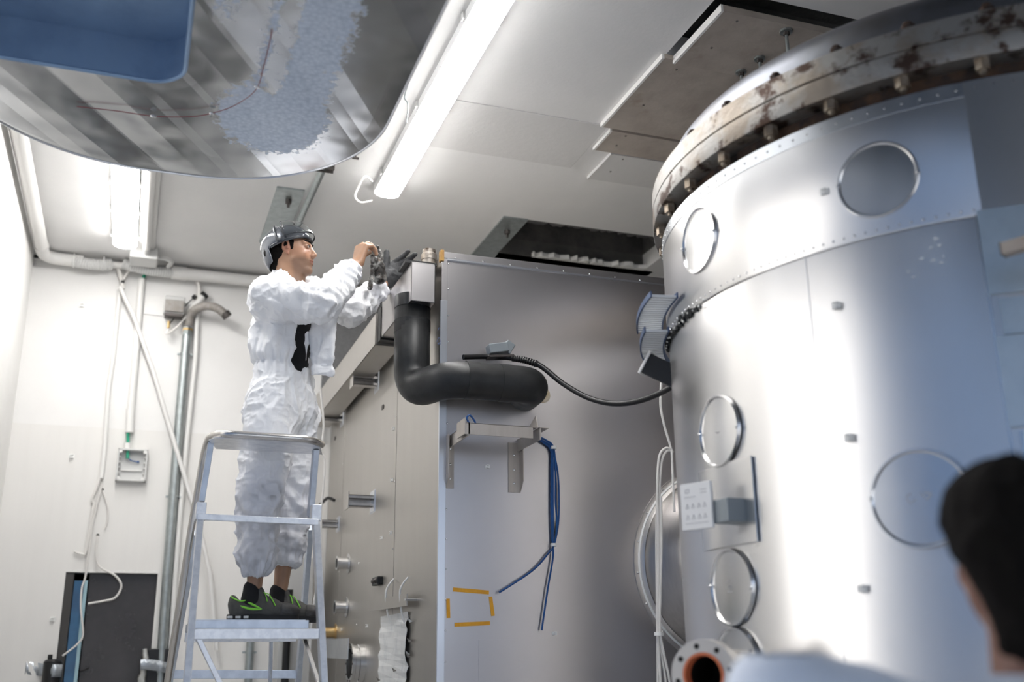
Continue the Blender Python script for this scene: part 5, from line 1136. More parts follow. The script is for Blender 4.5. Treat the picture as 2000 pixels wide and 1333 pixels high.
# ---- head: frame c (centre between the ears), f forward, u up, r right-hand side
def head_field(F, c, f, u, r, s=1.0, neck=None, ears=True):
    P = lambda a, b, d: c + f * a * s + r * b * s + u * d * s         # forward, right, up
    ax = (f, r, u)
    F.ell(P(-0.012, 0, 0.040), ax, (0.098 * s, 0.077 * s, 0.090 * s), 0.01)
    F.ell(P(0.030, 0, -0.020), ax, (0.068 * s, 0.064 * s, 0.088 * s), 0.03)
    F.cap(P(0.02, -0.045, -0.060), P(0.062, -0.018, -0.098), 0.020 * s, 0.018 * s, 0.025)
    F.cap(P(0.02, 0.045, -0.060), P(0.062, 0.018, -0.098), 0.020 * s, 0.018 * s, 0.025)
    F.ell(P(0.078, 0, -0.100), ax, (0.020 * s, 0.026 * s, 0.019 * s), 0.014)                       # chin
    F.ell(P(0.072, 0, -0.062), ax, (0.026 * s, 0.034 * s, 0.026 * s), 0.02)                        # mouth mound
    for q in (-1, 1):
        F.ell(P(0.058, q * 0.044, -0.028), ax, (0.026 * s, 0.022 * s, 0.024 * s), 0.02)              # cheek bone
        F.ell(P(0.094, q * 0.031, 0.012), ax, (0.017 * s, 0.020 * s, 0.013 * s), 0.010, 'sub')       # eye socket
        F.cap(P(0.090, q * 0.018, 0.031), P(0.076, q * 0.050, 0.029), 0.010 * s, 0.008 * s, 0.012)   # brow
        F.ell(P(0.082, q * 0.031, 0.011), ax, (0.0140 * s, 0.017 * s, 0.0125 * s), 0.003); F.ell(P(0.097, q * 0.032, 0.0105), ax, (0.009 * s, 0.0125 * s, 0.0038 * s), 0.001, 'sub')
    F.cap(P(0.088, 0, 0.026), P(0.108, 0, -0.016), 0.0085 * s, 0.0115 * s, 0.014)                     # nose bridge
    F.ell(P(0.111, 0, -0.0245), ax, (0.0125 * s, 0.0125 * s, 0.0110 * s), 0.010)
    for q in (-1, 1):
        F.ell(P(0.101, q * 0.0125, -0.029), ax, (0.0115 * s, 0.0075 * s, 0.0085 * s), 0.006)
        F.ell(P(0.106, q * 0.0065, -0.037), ax, (0.006 * s, 0.0035 * s, 0.003 * s), 0.002, 'sub')
    F.cap(P(0.093, -0.020, -0.0555), P(0.099, 0, -0.0525), 0.0045 * s, 0.0062 * s, 0.004); F.cap(P(0.093, 0.020, -0.0555), P(0.099, 0, -0.0525), 0.0045 * s, 0.0062 * s, 0.004)
    F.cap(P(0.091, -0.018, -0.0665), P(0.0965, 0, -0.0680), 0.0048 * s, 0.0070 * s, 0.004); F.cap(P(0.091, 0.018, -0.0665), P(0.0965, 0, -0.0680), 0.0048 * s, 0.0070 * s, 0.004)
    F.cap(P(0.100, -0.022, -0.0608), P(0.1045, 0, -0.0603), 0.0018 * s, 0.0022 * s, 0.002, 'sub'); F.cap(P(0.100, 0.022, -0.0608), P(0.1045, 0, -0.0603), 0.0018 * s, 0.0022 * s, 0.002, 'sub')
    if ears:
        for q in (-1, 1):
            n = 14; pr = None
            for i in range(n + 1):
                t = -0.4 + 4.1 * i / n; rr = 1.0 if t < 2.6 else 1.0 - 0.25 * (t - 2.6)
                p = P(-0.004 - 0.016 * math.cos(t) * rr * -1 * -1, q * (0.0765 + 0.008 * math.sin(t * 0.5)), 0.006 + 0.031 * math.sin(t) * rr)
                if pr is not None: F.cap(pr, p, 0.0042 * s, 0.0042 * s, 0.004)
                pr = p
            F.ell(P(-0.002, q * 0.073, 0.000), ax, (0.015 * s, 0.006 * s, 0.025 * s), 0.005)
            F.ell(P(0.001, q * 0.081, -0.002), ax, (0.007 * s, 0.006 * s, 0.009 * s), 0.004, 'sub')
            F.ell(P(0.004, q * 0.0745, -0.026), ax, (0.007 * s, 0.004 * s, 0.008 * s), 0.004)
    if neck is not None:
        F.cap(P(-0.028, 0, -0.045), neck, 0.056 * s, 0.062 * s, 0.025)
        F.cap(P(0.015, 0, -0.085), neck + f * 0.03, 0.042 * s, 0.052 * s, 0.02)
        F.ell(P(0.030, 0, -0.125), ax, (0.016, 0.012, 0.018), 0.012)
    return P

# ---- hand: w wrist, d toward the fingers, n palm normal, th thumb side
def hand_parts(w, d, n, th, curls, spread, thumb, g=1.0, sc_=1.0):
    w = aa(w); d = nrm(d); n = nrm(aa(n) - d * (aa(n) @ d)); s = nrm(aa(th) - d * (aa(th) @ d) - n * (aa(th) @ n)); out = []
    offs = (0.030, 0.010, -0.010, -0.028); lens = ((0.045, 0.027, 0.022), (0.049, 0.031, 0.023), (0.045, 0.029, 0.022), (0.036, 0.022, 0.020)); mc = (0.088, 0.090, 0.085, 0.077)
    rad0 = (0.0092, 0.0094, 0.0088, 0.0078)
    for i in range(4):
        base = w + s * offs[i] * 0.55 * sc_; kn = w + (d * mc[i] + s * offs[i]) * sc_
        out.append(('cap', base, kn, 0.0150 * g * sc_, 0.0125 * g * sc_, 0.014))
        a = spread[i]; dd = nrm(d * math.cos(a) + s * math.sin(a)); p = kn; nn = n
        for j in range(3):
            c_ = curls[i][j]; d2 = nrm(dd * math.cos(c_) + nn * math.sin(c_)); nn = nrm(nn * math.cos(c_) - dd * math.sin(c_)); dd = d2
            q = p + dd * lens[i][j] * sc_; r0 = rad0[i] * (1 - 0.07 * j) * g * sc_; out.append(('cap', p, q, r0 * 1.04, r0 * 0.93, 0.004)); p = q
    tb = w + (d * 0.022 + s * 0.024 + n * 0.008) * sc_; t0, t1, t2 = thumb
    p = tb
    for j, (v, L, r) in enumerate(((t0, 0.046, 0.0155), (t1, 0.035, 0.0115), (t2, 0.028, 0.0105))):
        dv = nrm(d * v[0] + s * v[1] + n * v[2]); q = p + dv * L * sc_; out.append(('cap', p, q, r * g * sc_, (0.0115, 0.0108, 0.0088)[j] * g * sc_, 0.012 if j == 0 else 0.004)); p = q
    return out
def emit_parts(F, parts):
    for _, a, b, r0, r1, k in parts: F.cap(a, b, r0, r1, k)

# ================================================================ THE WORKER ON THE LADDER
YW = 4.78
FD = nrm((math.cos(TH(-38)), math.sin(TH(-38)), 0)); SD = nrm((FD[1], -FD[0], 0)); UP = np.array([0, 0, 1.0])   # chest direction, his right side
pel = aa(at(553, 800, YW)); waist = aa(at(556, 716, YW)); chest = aa(at(566, 625, YW)); neckb = aa(at(566, 553, YW + 0.01))
rsh = aa(at(527, 580, YW - 0.14)); lsh = aa(at(612, 578, YW + 0.15))
rel = aa(at(630, 592, YW - 0.27)); rwr = aa(at(699, 514, YW - 0.09))
lel = aa(at(690, 606, YW + 0.10)); lwr = aa(at(752, 552, YW + 0.20))
rhip = pel + SD * 0.09; lhip = pel - SD * 0.09
rkn = aa(at(509, 965, YW - 0.10)); lkn = aa(at(572, 955, YW + 0.08))
ran = aa(at(497, 1148, YW - 0.10)); lan = aa(at(548, 1150, YW + 0.07))
hc = aa(at(569, 496, YW))
hf = nrm((math.cos(TH(-24)), math.sin(TH(-24)), 0.10)); hr_ = nrm(np.cross(hf, UP)); hu = np.cross(hr_, hf)
root = thing('person', 'worker in white coverall and dark helmet standing on the stepladder, reaching right', 'person', (pel[0], pel[1], PLZ + 0.003))
HS = 1.0
# --- skin: one surface at three resolutions merged in one mesh
parts_r = hand_parts(rwr, (0.22, 0.16, 0.96), (0.80, 0.45, -0.3), (-0.5, 0.5, 0.4),
    ((0.55, 0.75, 0.4), (0.70, 0.95, 0.5), (0.85, 1.0, 0.6), (0.95, 1.0, 0.6)), (0.10, 0.03, -0.03, -0.10), ((0.75, 0.35, 0.55), (0.9, -0.05, 0.5), (0.75, -0.25, 0.6)), 1.05, 1.13)
parts_l = hand_parts(lwr, (0.57, 0.10, 0.81), (-0.1, -1, 0.15), (-0.75, 0.0, 0.6),
    ((0.25, 0.3, 0.2), (0.30, 0.3, 0.2), (0.25, 0.3, 0.2), (0.2, 0.3, 0.2)), (-0.36, -0.50, -0.72, -1.0), ((0.92, 0.36, 0.1), (0.85, 0.52, 0.1), (0.80, 0.60, 0.1)), 1.35, 1.22)
Vs, Fs, Ts = [], [], []
def add_mesh(V, F, T): Fs.append(F + sum(len(v) for v in Vs)); Vs.append(V); Ts.append(T)
Fh = Field(hc - 0.17, hc + np.array([0.17, 0.17, 0.16]), 0.0027)
headP = head_field(Fh, hc, hf, hu, hr_, HS, neck=neckb - UP * 0.05)
V, F = Fh.mesh(); V = relax(V, F, 1, 0.4)
L_ = V - hc; a_, b_, c_ = L_ @ hf, L_ @ hr_, L_ @ hu
T = np.ones((len(V), 3))
st = sstep(-0.035, -0.06, c_) * sstep(0.0, 0.03, a_) * (1 - 0.0) ; T *= (1 - 0.46 * st)[:, None] * np.array([1, 1.02, 1.06]) ** st[:, None]
lips = np.exp(-((c_ + 0.0605) / 0.010) ** 2) * sstep(0.088, 0.096, a_) * (np.abs(b_) < 0.024); T *= 1 - lips[:, None] * np.array([0.12, 0.42, 0.36])
eye = np.exp(-((c_ - 0.010) / 0.012) ** 2 - ((np.abs(b_) - 0.031) / 0.018) ** 2) * (a_ > 0.06); T *= (1 - 0.30 * eye)[:, None]
chk = np.exp(-((c_ + 0.02) / 0.03) ** 2 - ((np.abs(b_) - 0.045) / 0.03) ** 2) * (a_ > 0.02); T *= 1 - chk[:, None] * np.array([0, 0.12, 0.12])
ear = (np.abs(b_) > 0.070) * (np.abs(a_) < 0.03) * (np.abs(c_) < 0.045); T *= 1 - ear[:, None] * np.array([0.0, 0.18, 0.15])
add_mesh(V, F, T)
fa = rwr + (rel - rwr) * 0.62
lo = np.minimum(rwr, fa) - 0.16; hi = np.maximum(rwr, fa) + 0.20
Fr = Field(lo, hi, 0.0028); Fr.cap(fa, rwr, 0.042, 0.027, 0.0); emit_parts(Fr, parts_r)
V, F = Fr.mesh(); V = relax(V, F, 1, 0.4); dk = sstep(0.14, 0.02, np.linalg.norm(V - (rwr + np.array([0.04, 0.03, 0.06])), axis=1))
n1 = vnoise(V * 60, 4); add_mesh(V, F, np.ones((len(V), 3)) * (1.0 - 0.12 * dk - 0.08 * np.clip(n1, 0, 1))[:, None])
fl_ = lwr + (lel - lwr) * 0.5; lo = np.minimum(lwr, fl_) - 0.07; hi = np.maximum(lwr, fl_) + 0.10
Fl = Field(lo, hi, 0.004); Fl.cap(fl_, lwr, 0.036, 0.029, 0.0).cap(lwr, lwr + nrm((0.55, 0.1, 0.8)) * 0.05, 0.029, 0.03, 0.01)
V, F = Fl.mesh(); add_mesh(V, F, np.ones((len(V), 3)) * 0.85)
# torso core, arms and legs under the clothes (coarser)
lo = np.minimum.reduce([ran, lan, pel - 0.3]) - 0.12; hi = np.maximum.reduce([lsh, rsh, lel, neckb]) + 0.1; lo[2] = PLZ + 0.02
Fb = Field(lo, hi, 0.010)
Fb.cap(chest, neckb - UP * 0.05, 0.095, 0.06, 0.03, u=SD, su=1.5); Fb.cap(pel, chest, 0.082, 0.085, 0.03, u=SD, su=1.35); Fb.cap(neckb - UP * 0.06, neckb + UP * 0.02, 0.055, 0.05, 0.02)
for sh, el, wr in ((rsh, rel, rwr), (lsh, lel, lwr)): Fb.cap(sh, el, 0.048, 0.038, 0.02); Fb.cap(el, wr, 0.038, 0.026, 0.01)
for hp, kn, an in ((rhip, rkn, ran), (lhip, lkn, lan)): Fb.cap(hp, kn, 0.075, 0.052, 0.02); Fb.cap(kn, kn + (an - kn) * 0.45, 0.050, 0.047, 0.01); Fb.cap(kn + (an - kn) * 0.45, an - UP * 0.0, 0.047, 0.032, 0.02)
V, F = Fb.mesh(); V = relax(V, F, 1, 0.4)
low = sstep(PLZ + 0.5, PLZ + 0.2, V[:, 2]); hairn = np.clip(vnoise(V * np.array([120, 120, 30]), 9), 0, 1) * low
add_mesh(V, F, np.ones((len(V), 3)) * (1 - 0.10 * low - 0.25 * hairn)[:, None])
body = mk('body', np.concatenate(Vs), np.concatenate(Fs), 'skin', root, np.concatenate(Ts))
# eyes, brows, hair
for q in (-1, 1):
    e = headP(0.0838, q * 0.031, 0.0110); mb = MB().ball(e, 0.0118, 16); eb = mb.build('eyeball', 'eye_white', root, smooth='all')
    gd = nrm(hf + hr_ * (-0.12) + UP * 0.12); MB().ball(e + gd * 0.0072, 0.0062, 12).build('iris', 'iris', eb, smooth='all')
    MB().tube(smooth_path([headP(0.0955, q * 0.019, 0.0125), headP(0.0990, q * 0.026, 0.0165), headP(0.0980, q * 0.034, 0.0168), headP(0.0915, q * 0.044, 0.0120)]), 0.0017, 6).build('eyelash', 'hair', root, smooth=True)
    pts = [headP(0.0995, q * 0.013, 0.0335), headP(0.0985, q * 0.024, 0.0385), headP(0.091, q * 0.038, 0.0395), headP(0.078, q * 0.051, 0.034)]
    MB().tube(smooth_path(pts), [0.003 + 0.0035 * math.sin(PI * i / 24) for i in range(25)], 8).build('eyebrow', 'hair', root, smooth=True)
Fq = Field(hc - 0.14, hc + 0.15, 0.004)
ax = (hf, hr_, hu); Fq.ell(headP(-0.014, 0, 0.042), ax, (0.103, 0.083, 0.094), 0.0); Fq.cap(headP(-0.055, 0, 0.0), headP(-0.060, 0, -0.055), 0.062, 0.048, 0.03)
Fq.box(headP(0.105, 0, -0.04), ax, (0.10, 0.2, 0.105), 0.01, 0.006, 'sub'); Fq.box(headP(0.03, 0, -0.10), ax, (0.055, 0.2, 0.09), 0.01, 0.006, 'sub')
for q in (-1, 1): Fq.cap(headP(0.022, q * 0.066, 0.035), headP(0.022, q * 0.0665, 0.000), 0.013, 0.008, 0.01)
V, F = Fq.mesh(); V = relax(V, F, 1, 0.5); V += vnormals(V, F) * (0.002 * vnoise(V * 130, 5))[:, None]; mk('hair', V, F, 'hair', root)
# --- coverall
SC = rsh
lo = np.minimum.reduce([ran, lan, pel, rsh, rel]) - np.array([0.20, 0.22, 0.05]); hi = np.maximum.reduce([lwr, lsh, lel, lkn, rwr]) + np.array([0.08, 0.16, 0.12]); lo[2] = PLZ + 0.10
Fc = Field(lo, hi, 0.0052)
k = 0.035
Fc.cap(chest + UP * 0.03 - FD * 0.03, waist + UP * 0.06 - FD * 0.02, 0.128, 0.125, 0.02, u=SD, su=1.35)                # blouson
Fc.cap(chest + UP * 0.10 - FD * 0.02, neckb - UP * 0.07 - FD * 0.02, 0.11, 0.085, k, u=SD, su=1.45)
Fc.cap(neckb - UP * 0.055 - FD * 0.015, neckb + UP * 0.012 - FD * 0.02, 0.088, 0.078, 0.02)                       # collar
Fc.cap(waist + UP * 0.01, waist - UP * 0.02, 0.108, 0.108, 0.03, u=SD, su=1.30)
Fc.cap(waist - UP * 0.09, pel + UP * 0.0, 0.125, 0.135, 0.035, u=SD, su=1.30)
Fc.cap(waist + UP * 0.12 - FD * 0.07, waist + UP * 0.02 - FD * 0.06, 0.09, 0.075, 0.04)                         # fabric bulging over the belt at the back
for sh, el, wr, r0, r1, r2 in ((rsh, rel, rwr, 0.088, 0.080, 0.062), (lsh, lel, lwr, 0.085, 0.075, 0.055)):
    cu = el + (wr - el) * 0.74
    Fc.cap(sh + (chest + UP * 0.1 - sh) * 0.3, sh, 0.10, r0, 0.05); Fc.cap(sh, el, r0, r1, 0.04); Fc.cap(el, cu, r1, r2, 0.025)
Fc.cap(rsh + (rel - rsh) * 0.3 - UP * 0.03, rsh + (rel - rsh) * 0.75 - UP * 0.03, 0.065, 0.060, 0.04)               # loose cloth under the arm
rcf = rkn + (ran - rkn) * 0.80; lcf = lkn + (lan - lkn) * 0.66
Fc.cap(rhip - UP * 0.02, rkn, 0.122, 0.095, 0.05); Fc.cap(rkn, rcf + UP * 0.05, 0.094, 0.080, 0.02); Fc.cap(rcf + UP * 0.05, rcf, 0.080, 0.062, 0.02)
Fc.cap(lhip - UP * 0.02, lkn, 0.120, 0.092, 0.04); Fc.cap(lkn, lcf + UP * 0.03, 0.090, 0.086, 0.02); Fc.cap(lcf + UP * 0.03, lcf, 0.086, 0.076, 0.02)
# hollow cuffs, neck and hems
for el, wr, r in ((rel, rwr, 0.052), (lel, lwr, 0.044)):
    cu = el + (wr - el) * 0.74; dd = nrm(wr - el); Fc.cap(cu - dd * 0.015, cu + dd * 0.12, r * 0.9, r * 1.35, 0.006, 'sub')
Fc.box(rcf - UP * 0.115, (np.array([1, 0, 0]), np.array([0, 1, 0]), UP), (0.15, 0.15, 0.06), 0.005, 0.01, 'sub') if False else None
for cf, an in ((rcf, ran), (lcf, lan)): Fc.cap(cf - UP * 0.16, cf - UP * 0.055, 0.052, 0.046, 0.01, 'sub')
Fc.cap(neckb + UP * 0.01, neckb + UP * 0.14, 0.064, 0.075, 0.006, 'sub'); Fc.cap(neckb + UP * 0.04 + FD * 0.03, neckb + UP * 0.06 + FD * 0.14, 0.055, 0.08, 0.01, 'sub')
# open front: carve a slit and hang the loose panel beside it
sl0 = aa(at(606, 585, YW - 0.14)); sl1 = aa(at(601, 660, YW - 0.15)); sl2 = aa(at(597, 715, YW - 0.13)); sl3 = aa(at(606, 732, YW - 0.13))
Fc.cap(sl0, sl1, 0.010, 0.024, 0.006, 'sub', u=FD, su=4.0); Fc.cap(sl1, sl2, 0.024, 0.036, 0.006, 'sub', u=FD, su=3.0); Fc.cap(sl2, sl3, 0.034, 0.012, 0.006, 'sub', u=FD, su=3.0)
pn0 = aa(at(632, 592, YW - 0.10)); pn1 = aa(at(629, 735, YW - 0.10)); pm = (pn0 + pn1) / 2; pu = nrm(pn0 - pn1); pf = nrm(np.array([0.93, -0.35, 0.0])); pf = nrm(pf - pu * (pf @ pu))
Fc.box(pm, (pf, np.cross(pu, pf), pu), (0.052, 0.010, np.linalg.norm(pn0 - pn1) / 2), 0.008, 0.02)
V, F = Fc.mesh(); V = relax(V, F, 2, 0.5); Nn = vnormals(V, F)
def folds(V, dirv, freq, seed, warp=2.0):
    dirv = nrm(dirv); t = V @ dirv; w = vnoise(V * 7, seed) * warp + vnoise(V * 16 + 5, seed + 1) * warp * 0.35; return np.sin(t * freq + w * 3)
def ridge(x): return 1 - np.abs(x)
def seg_t(V, a, b): ba = b - a; return np.clip(((V - a) @ ba) / (ba @ ba), 0, 1), np.linalg.norm(V - a - np.clip(((V - a) @ ba) / (ba @ ba), 0, 1)[:, None] * ba, axis=1)
Vw = V + 0.03 * np.stack([vnoise(V * 6, 24), vnoise(V * 6, 25), vnoise(V * 6, 26)], 1); disp = 0.014 * (ridge(vnoise(Vw * 8, 21)) ** 2 - 0.5) + 0.010 * (ridge(vnoise(Vw * np.array([20, 20, 13]) + 3, 22)) ** 3 - 0.4) + 0.005 * ridge(vnoise(Vw * 40, 23)) ** 3
for (a, b, fr2, am) in ((rsh, rel, 75, 0.006), (rel, rwr, 95, 0.0075), (lsh, lel, 85, 0.005), (lel, lwr, 95, 0.0055)):
    t_, dd_ = seg_t(V, a, b); disp = disp + am * np.exp(-(dd_ / 0.12) ** 2) * folds(V, nrm(b - a) * 1.0 + UP * 0.35, fr2, 31)
wz = (V[:, 2] - waist[2]); ang = np.arctan2((V - waist) @ SD, (V - waist) @ FD); inb = np.linalg.norm((V - waist)[:, :2], axis=1) < 0.26
disp = disp + inb * 0.0065 * np.exp(-((wz - 0.0) / 0.07) ** 2) * np.sin(ang * 26 + 2.5 * vnoise(V * 6, 41)) - inb * 0.013 * np.exp(-((wz + 0.005) / 0.018) ** 2)
disp = disp + inb * 0.011 * sstep(0.0, 0.10, wz) * sstep(0.36, 0.15, wz) * np.sin(ang * 9 + 1.6 * vnoise(V * 4, 42) + wz * 6)
for kn, cf in ((rkn, rcf), (lkn, lcf)):
    zc2 = V[:, 2]; near = np.exp(-((V[:, 0] - kn[0]) / 0.11) ** 2 - ((V[:, 1] - kn[1]) / 0.14) ** 2)
    disp = disp + near * 0.008 * sstep(kn[2] + 0.22, kn[2], zc2) * folds(V, (0.25, 0.1, 1), 62, 51, 1.5)
    disp = disp + near * 0.005 * np.exp(-((zc2 - cf[2] - 0.01) / 0.05) ** 2) * np.sin(np.arctan2(V[:, 1] - cf[1], V[:, 0] - cf[0]) * 20)
V = V + Nn * disp[:, None]
# dirt: grey smears on the lower legs, knees and cuffs
g1 = sstep(0.0, 0.6, vnoise(V * np.array([14, 14, 10]), 61) + 0.35); g2 = sstep(-0.2, 0.5, vnoise(V * 40, 62)); zl_ = V[:, 2] - PLZ
dirt = (0.45 + 0.55 * g1) * (0.6 + 0.4 * g2) * (sstep(0.60, 0.22, zl_) * 0.27 + sstep(0.95, 0.5, zl_) * 0.03) + 0.20 * sstep(0.35, 0.75, ridge(vnoise(Vw * 26, 63))) * sstep(0.7, 0.3, zl_)
kd = np.linalg.norm((V - (rkn + np.array([0.02, -0.07, 0.0]))) / np.array([1.4, 2, 0.8]), axis=1); dirt = np.maximum(dirt, 0.55 * sstep(0.085, 0.02, kd) * (0.3 + 0.7 * g2))
for w_, am in ((rwr, 0.22), (lwr, 0.42)):
    dw = np.linalg.norm(V - w_, axis=1); dirt = np.maximum(dirt, am * sstep(0.20, 0.06, dw) * (0.25 + 0.75 * g2) * (0.4 + 0.6 * g1))
T = np.ones((len(V), 3)) * (1 - dirt)[:, None] * (np.array([1.0, 1.0, 1.03]) ** 1)
mk('coverall', V, F, 'tyvek', root, np.clip(T, 0, 1))
# collar flap, zip edge, elastic belt seam
# black t-shirt under it
Ft = Field(np.minimum(chest, waist) - 0.25, np.maximum(neckb, chest) + 0.2, 0.008)
Ft.cap(chest + FD * 0.004, waist - UP * 0.06 + FD * 0.012, 0.106, 0.094, 0.03, u=SD, su=1.10); Ft.cap(chest + UP * 0.08, neckb - UP * 0.07, 0.09, 0.06, 0.03, u=SD, su=1.35)
V, F = Ft.mesh(); V = relax(V, F, 1); V += vnormals(V, F) * (0.004 * vnoise(V * 12, 71))[:, None]; mk('t_shirt', V, F, 'shirt_black', root)
# --- helmet
hp_ = lambda a, b, d: hc + hf2 * a + hr_ * b + hu2 * d
tl = TH(14); hf2 = nrm(hf * math.cos(tl) + hu * math.sin(tl)); hu2 = nrm(hu * math.cos(tl) - hf * math.sin(tl))
helm = None
Fm = Field(hc - 0.19, hc + 0.20, 0.0042); axh = (hf2, hr_, hu2)
HCN = hp_(-0.014, 0, 0.052)
Fm.ell(HCN, axh, (0.122, 0.100, 0.098), 0.0); Fm.ell(hp_(-0.075, 0, 0.005), axh, (0.062, 0.084, 0.085), 0.02); Fm.cap(hp_(0.085, -0.04, 0.045), hp_(0.085, 0.04, 0.045), 0.020, 0.020, 0.02)
Fm.ell(HCN - hu2 * 0.012, axh, (0.109, 0.088, 0.098), 0.002, 'sub'); Fm.ell(hp_(-0.07, 0, -0.02), axh, (0.052, 0.072, 0.085), 0.004, 'sub')
Fm.box(hp_(0.06, 0, -0.055), axh, (0.14, 0.2, 0.085), 0.005, 0.004, 'sub'); Fm.box(hp_(-0.15, 0, -0.115), axh, (0.14, 0.2, 0.060), 0.005, 0.004, 'sub')
V, F = Fm.mesh(); V = relax(V, F, 2, 0.5); shell = mk('helmet', V, F, 'helmet_shell', root); shell['label'] = 'glossy dark grey climbing style safety helmet'
rim = []
for i in range(41):
    t = TH(-118) + TH(236) * i / 40; rim.append(hp_(-0.014 + 0.124 * math.cos(t) * (1.0 if math.cos(t) > 0 else 0.95), 0.101 * math.sin(t), 0.030 + 0.004 * math.cos(t)))
MB().tube(rim, 0.007, 8).build('rim_band', 'helmet_band', shell, smooth=True)
band = [HCN + hf2 * (-0.014) + hr_ * (0.104 * math.cos(t)) + hu2 * (0.103 * math.sin(t)) for t in np.linspace(-0.25, PI + 0.25, 30)]
mbb = MB(); 
for i in range(len(band) - 1): mbb.bar(band[i], band[i + 1], 0.022, 0.004, up=np.cross(nrm(aa(band[i + 1]) - aa(band[i])), hf2))
MB().tube(band, 0.006, 8).build('ridge_band', 'helmet_band', shell, smooth=True)
for q in (-1, 1):
    c0_ = hp_(-0.008, q * 0.103, 0.038); MB().lathe([(0.016, 0), (0.015, 0.006), (0.007, 0.009), (0, 0.009)], c0_, hr_ * q, 20).build('visor_pivot', 'helmet_band', shell, smooth=True)
    MB().tube([hp_(0.016, q * 0.103, 0.042), hp_(0.010, q * 0.106, 0.070), hp_(-0.002, q * 0.088, 0.112)], 0.005, 8).build('visor_arm', 'helmet_band', shell, smooth=True)
    MB().ball(hp_(-0.105, q * 0.068, 0.02), 0.009, 8, (1, 1, 2.4)).build('vent_slot', 'inside_black', shell, smooth=True)
# clear visor pushed up
vs = []; nu, nv = 26, 12; VC = HCN
for i in range(nu + 1):
    for j in range(nv + 1):
        az = TH(-82) + TH(164) * i / nu; el_ = TH(-2) + TH(64) * j / nv
        p = VC + (hf2 * math.cos(az) * math.cos(el_) * 0.140 + hr_ * math.sin(az) * math.cos(el_) * 0.112 + hu2 * (math.sin(el_) * 0.116)) + hf2 * 0.006
        vs.append(p)
vm = MB(); vm.add(vs, [(i * (nv + 1) + j, (i + 1) * (nv + 1) + j, (i + 1) * (nv + 1) + j + 1, i * (nv + 1) + j + 1) for i in range(nu) for j in range(nv)])
vo = vm.build('visor', 'visor', shell, smooth='all'); sm = vo.modifiers.new('thickness', 'SOLIDIFY'); sm.thickness = 0.0016; vo['label'] = 'clear visor pushed up over the helmet'
edge = [vs[i * (nv + 1)] for i in range(nu + 1)] + [vs[nu * (nv + 1) + j] for j in range(1, nv + 1)] + [vs[i * (nv + 1) + nv] for i in range(nu - 1, -1, -1)] + [vs[j] for j in range(nv - 1, 0, -1)]
MB().tube(edge, 0.0016, 6, closed=True).build('visor_edge', 'helmet_band', shell, smooth=True)
# --- glove worn on the far hand
lo = lwr - 0.10; hi = lwr + np.array([0.24, 0.16, 0.26])
Fg = Field(lo, hi, 0.0032); emit_parts(Fg, parts_l)
gd = nrm((0.45, 0.05, 0.85)); Fg.cap(lwr + gd * 0.022, lwr + gd * 0.05, 0.037, 0.034, 0.015)
V, F = Fg.mesh(); V = relax(V, F, 1, 0.4); V += vnormals(V, F) * (0.0016 * vnoise(V * 70, 81))[:, None]; mk('worn_glove', V, F, 'glove', root)['label'] = 'black work glove on the far open hand'
# --- dirty glove held in the bare hand (a thing of its own)
g0 = aa(at(728, 484, YW + 0.03)); g1_ = aa(at(737, 518, YW + 0.05)); g2_ = aa(at(741, 542, YW + 0.07))
Fg = Field(np.minimum(g0, g2_) - 0.11, np.maximum(g0, g2_) + 0.11, 0.003)
sx = np.array([0.96, 0.25, 0]); sy = np.cross(UP, sx)
Fg.cap(g0, g1_, 0.014, 0.025, 0.01, u=sx, su=1.3); Fg.cap(g1_, g2_, 0.026, 0.034, 0.015, u=sx, su=1.15)
q0 = aa(at(729, 535, YW + 0.04)); q1 = aa(at(733, 508, YW + 0.01)); q2 = aa(at(724, 548, YW + 0.02)); q3 = aa(at(723, 562, YW + 0.02))
Fg.cap(q1, q0, 0.013, 0.012, 0.012); Fg.cap(q0, q2, 0.011, 0.012, 0.006); Fg.cap(q2, q3, 0.0125, 0.0115, 0.006)
q4 = aa(at(727, 506, YW)); Fg.cap(q1, q4, 0.012, 0.012, 0.008)
Fg.cap(aa(at(744, 505, YW + 0.06)), aa(at(737, 482, YW + 0.05)), 0.012, 0.008, 0.01); Fg.cap(aa(at(728, 500, YW)), aa(at(727, 535, YW + 0.02)), 0.007, 0.010, 0.01)
V, F = Fg.mesh(); V = relax(V, F, 1, 0.5); V += vnormals(V, F) * (0.005 * (ridge(vnoise(V * 42, 85)) - 0.5) + 0.0025 * vnoise(V * 90, 86))[:, None]
tag(mk('work_glove', V, F, 'glove_dirty', None), 'crumpled dirty grey work glove pulled by the bare hand, one finger dangling', 'glove')
